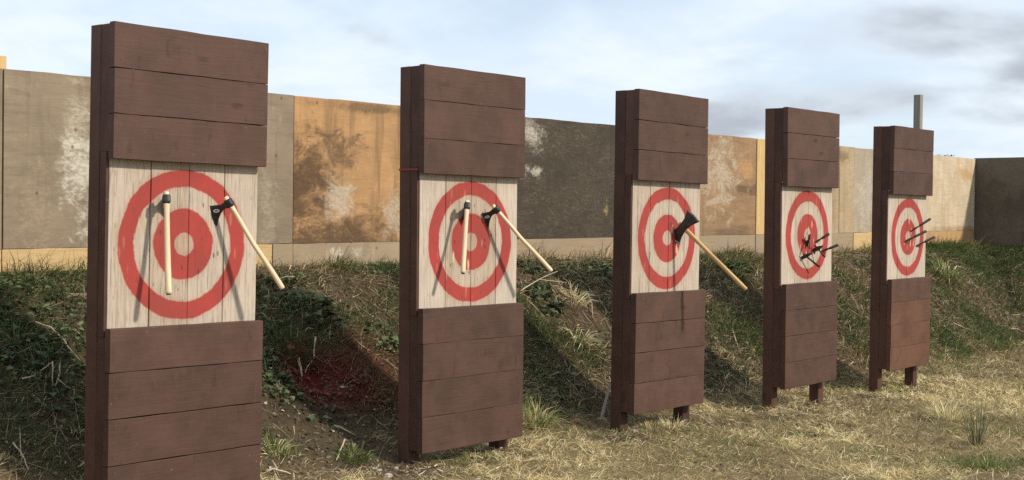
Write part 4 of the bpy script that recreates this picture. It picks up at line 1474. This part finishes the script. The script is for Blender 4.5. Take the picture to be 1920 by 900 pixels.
def stone(px, py, s, label, mat, name='stone', cat='stone', flat=.6):
    c = on_ground(px, py)
    rr = random.Random(int(px + py * 3))
    bm = bmesh.new()
    bmesh.ops.create_icosphere(bm, subdivisions=2, radius=1)
    for v in bm.verts:
        k = 1 + .22 * math.sin(v.co.x * 3.1 + px) * math.cos(v.co.y * 2.7 + py) + rr.uniform(-.06, .06)
        v.co = Vector((v.co.x * s * 1.3 * k, v.co.y * s * k, v.co.z * s * flat * k))
    me = bpy.data.meshes.new(name)
    bm.to_mesh(me); bm.free()
    me.materials.append(mat)
    o = bpy.data.objects.new(name, me)
    C.objects.link(o)
    o.location = (c[0], c[1], c[2] + s * flat * .35)
    o.rotation_euler = (rr.uniform(-.2, .2), rr.uniform(-.2, .2), rr.uniform(0, 6))
    return tag(o, label, cat, 'stones lying on the ground')


stone(727, 895, .028, 'pale stone at the bottom edge in front of the left leg of the second target', ROCK)
stone(710, 884, .018, 'small pale stone left of the second target near the bottom edge', ROCK)
stone(742, 880, .020, 'rounded stone just left of the left leg of the second target', ROCK)
stone(1190, 811, .026, 'pale stone beside the front leg of the middle target', ROCK)
stone(1843, 640, .022, 'left pale stone of two on the green slope at right', ROCK, flat=1.0)
stone(1858, 638, .020, 'right pale stone of two on the green slope at right', ROCK)
stone(642, 728, .016, 'small pale stone at the foot of the red sprayed ground', ROCK)
stone(1891, 755, .020, 'pale stone in the lawn at the right edge', ROCK)
stone(1078, 792, .040, 'orange brick fragment lying between second and middle targets', ROCK2, 'brick_fragment', 'brick', .5)


def offcut():
    a = on_ground(1127, 785)
    b = Vector(a) + Vector((.135, .02, .25))
    M = frame_of(Vector(a) - Vector((0, 0, .01)), b - Vector(a), Vector((1, -1, .2)))
    V, Fc = loft_box(-.012, .012, -.006, .006, 0, .30, axis='z', seg=3, ch=.002, jit=.001, seed=4)
    o = add_mesh('wood_offcut', V, Fc, timber_mat('bleached_offcut', (.42, .38, .33), (.32, .28, .24), 'z'))
    bm = bmesh.new(); bm.from_mesh(o.data); bmesh.ops.recalc_face_normals(bm, faces=bm.faces); bm.to_mesh(o.data); bm.free()
    o.location = M.translation
    o.rotation_mode = 'QUATERNION'
    o.rotation_quaternion = M.to_quaternion()
    tag(o, 'thin bleached wood offcut leaning against the left post of the middle target', 'offcut')


offcut()


def shrub():
    d = ray(1766, 300)
    p = CAM + d * ((WALL_Y + .5) / d[1])
    gz = float(height(p[0], p[1]))
    t = thing('bare_shrub', 'tip of a thin dark shrub showing over the wall top near the far corner', 'shrub', (p[0], p[1], gz))
    V, Fc = [], []
    n = 60
    hgt = wall_top(p[0]) + .09 - gz
    az = rng.uniform(0, 6.28, n)
    B = np.stack([rng.normal(0, .05, n), rng.normal(0, .05, n), np.zeros(n)], -1)
    V, fs, T = blades(B, az, np.abs(rng.normal(.12, .10, n)), rng.uniform(.75, 1.04, n) * hgt, np.full(n, .012), rng.uniform(-.1, .3, n), vary((.07, .06, .045), n))
    o = bpy.data.objects.new('twigs', raw_mesh('twigs', V, fs, T, DRY))
    C.objects.link(o); o.parent = t
    n = 260
    B = np.stack([rng.normal(0, .07, n), rng.normal(0, .07, n), hgt - .03 - np.abs(rng.normal(0, .10, n))], -1)
    L = rng.uniform(.025, .05, n)
    V, fs, T = leaves(B, rng.uniform(0, 6.28, n), rng.uniform(-.7, .7, n), L, L * .6, vary((.07, .075, .045), n))
    o = bpy.data.objects.new('foliage', raw_mesh('foliage', V, fs, T, LEAFM))
    C.objects.link(o); o.parent = t


shrub()
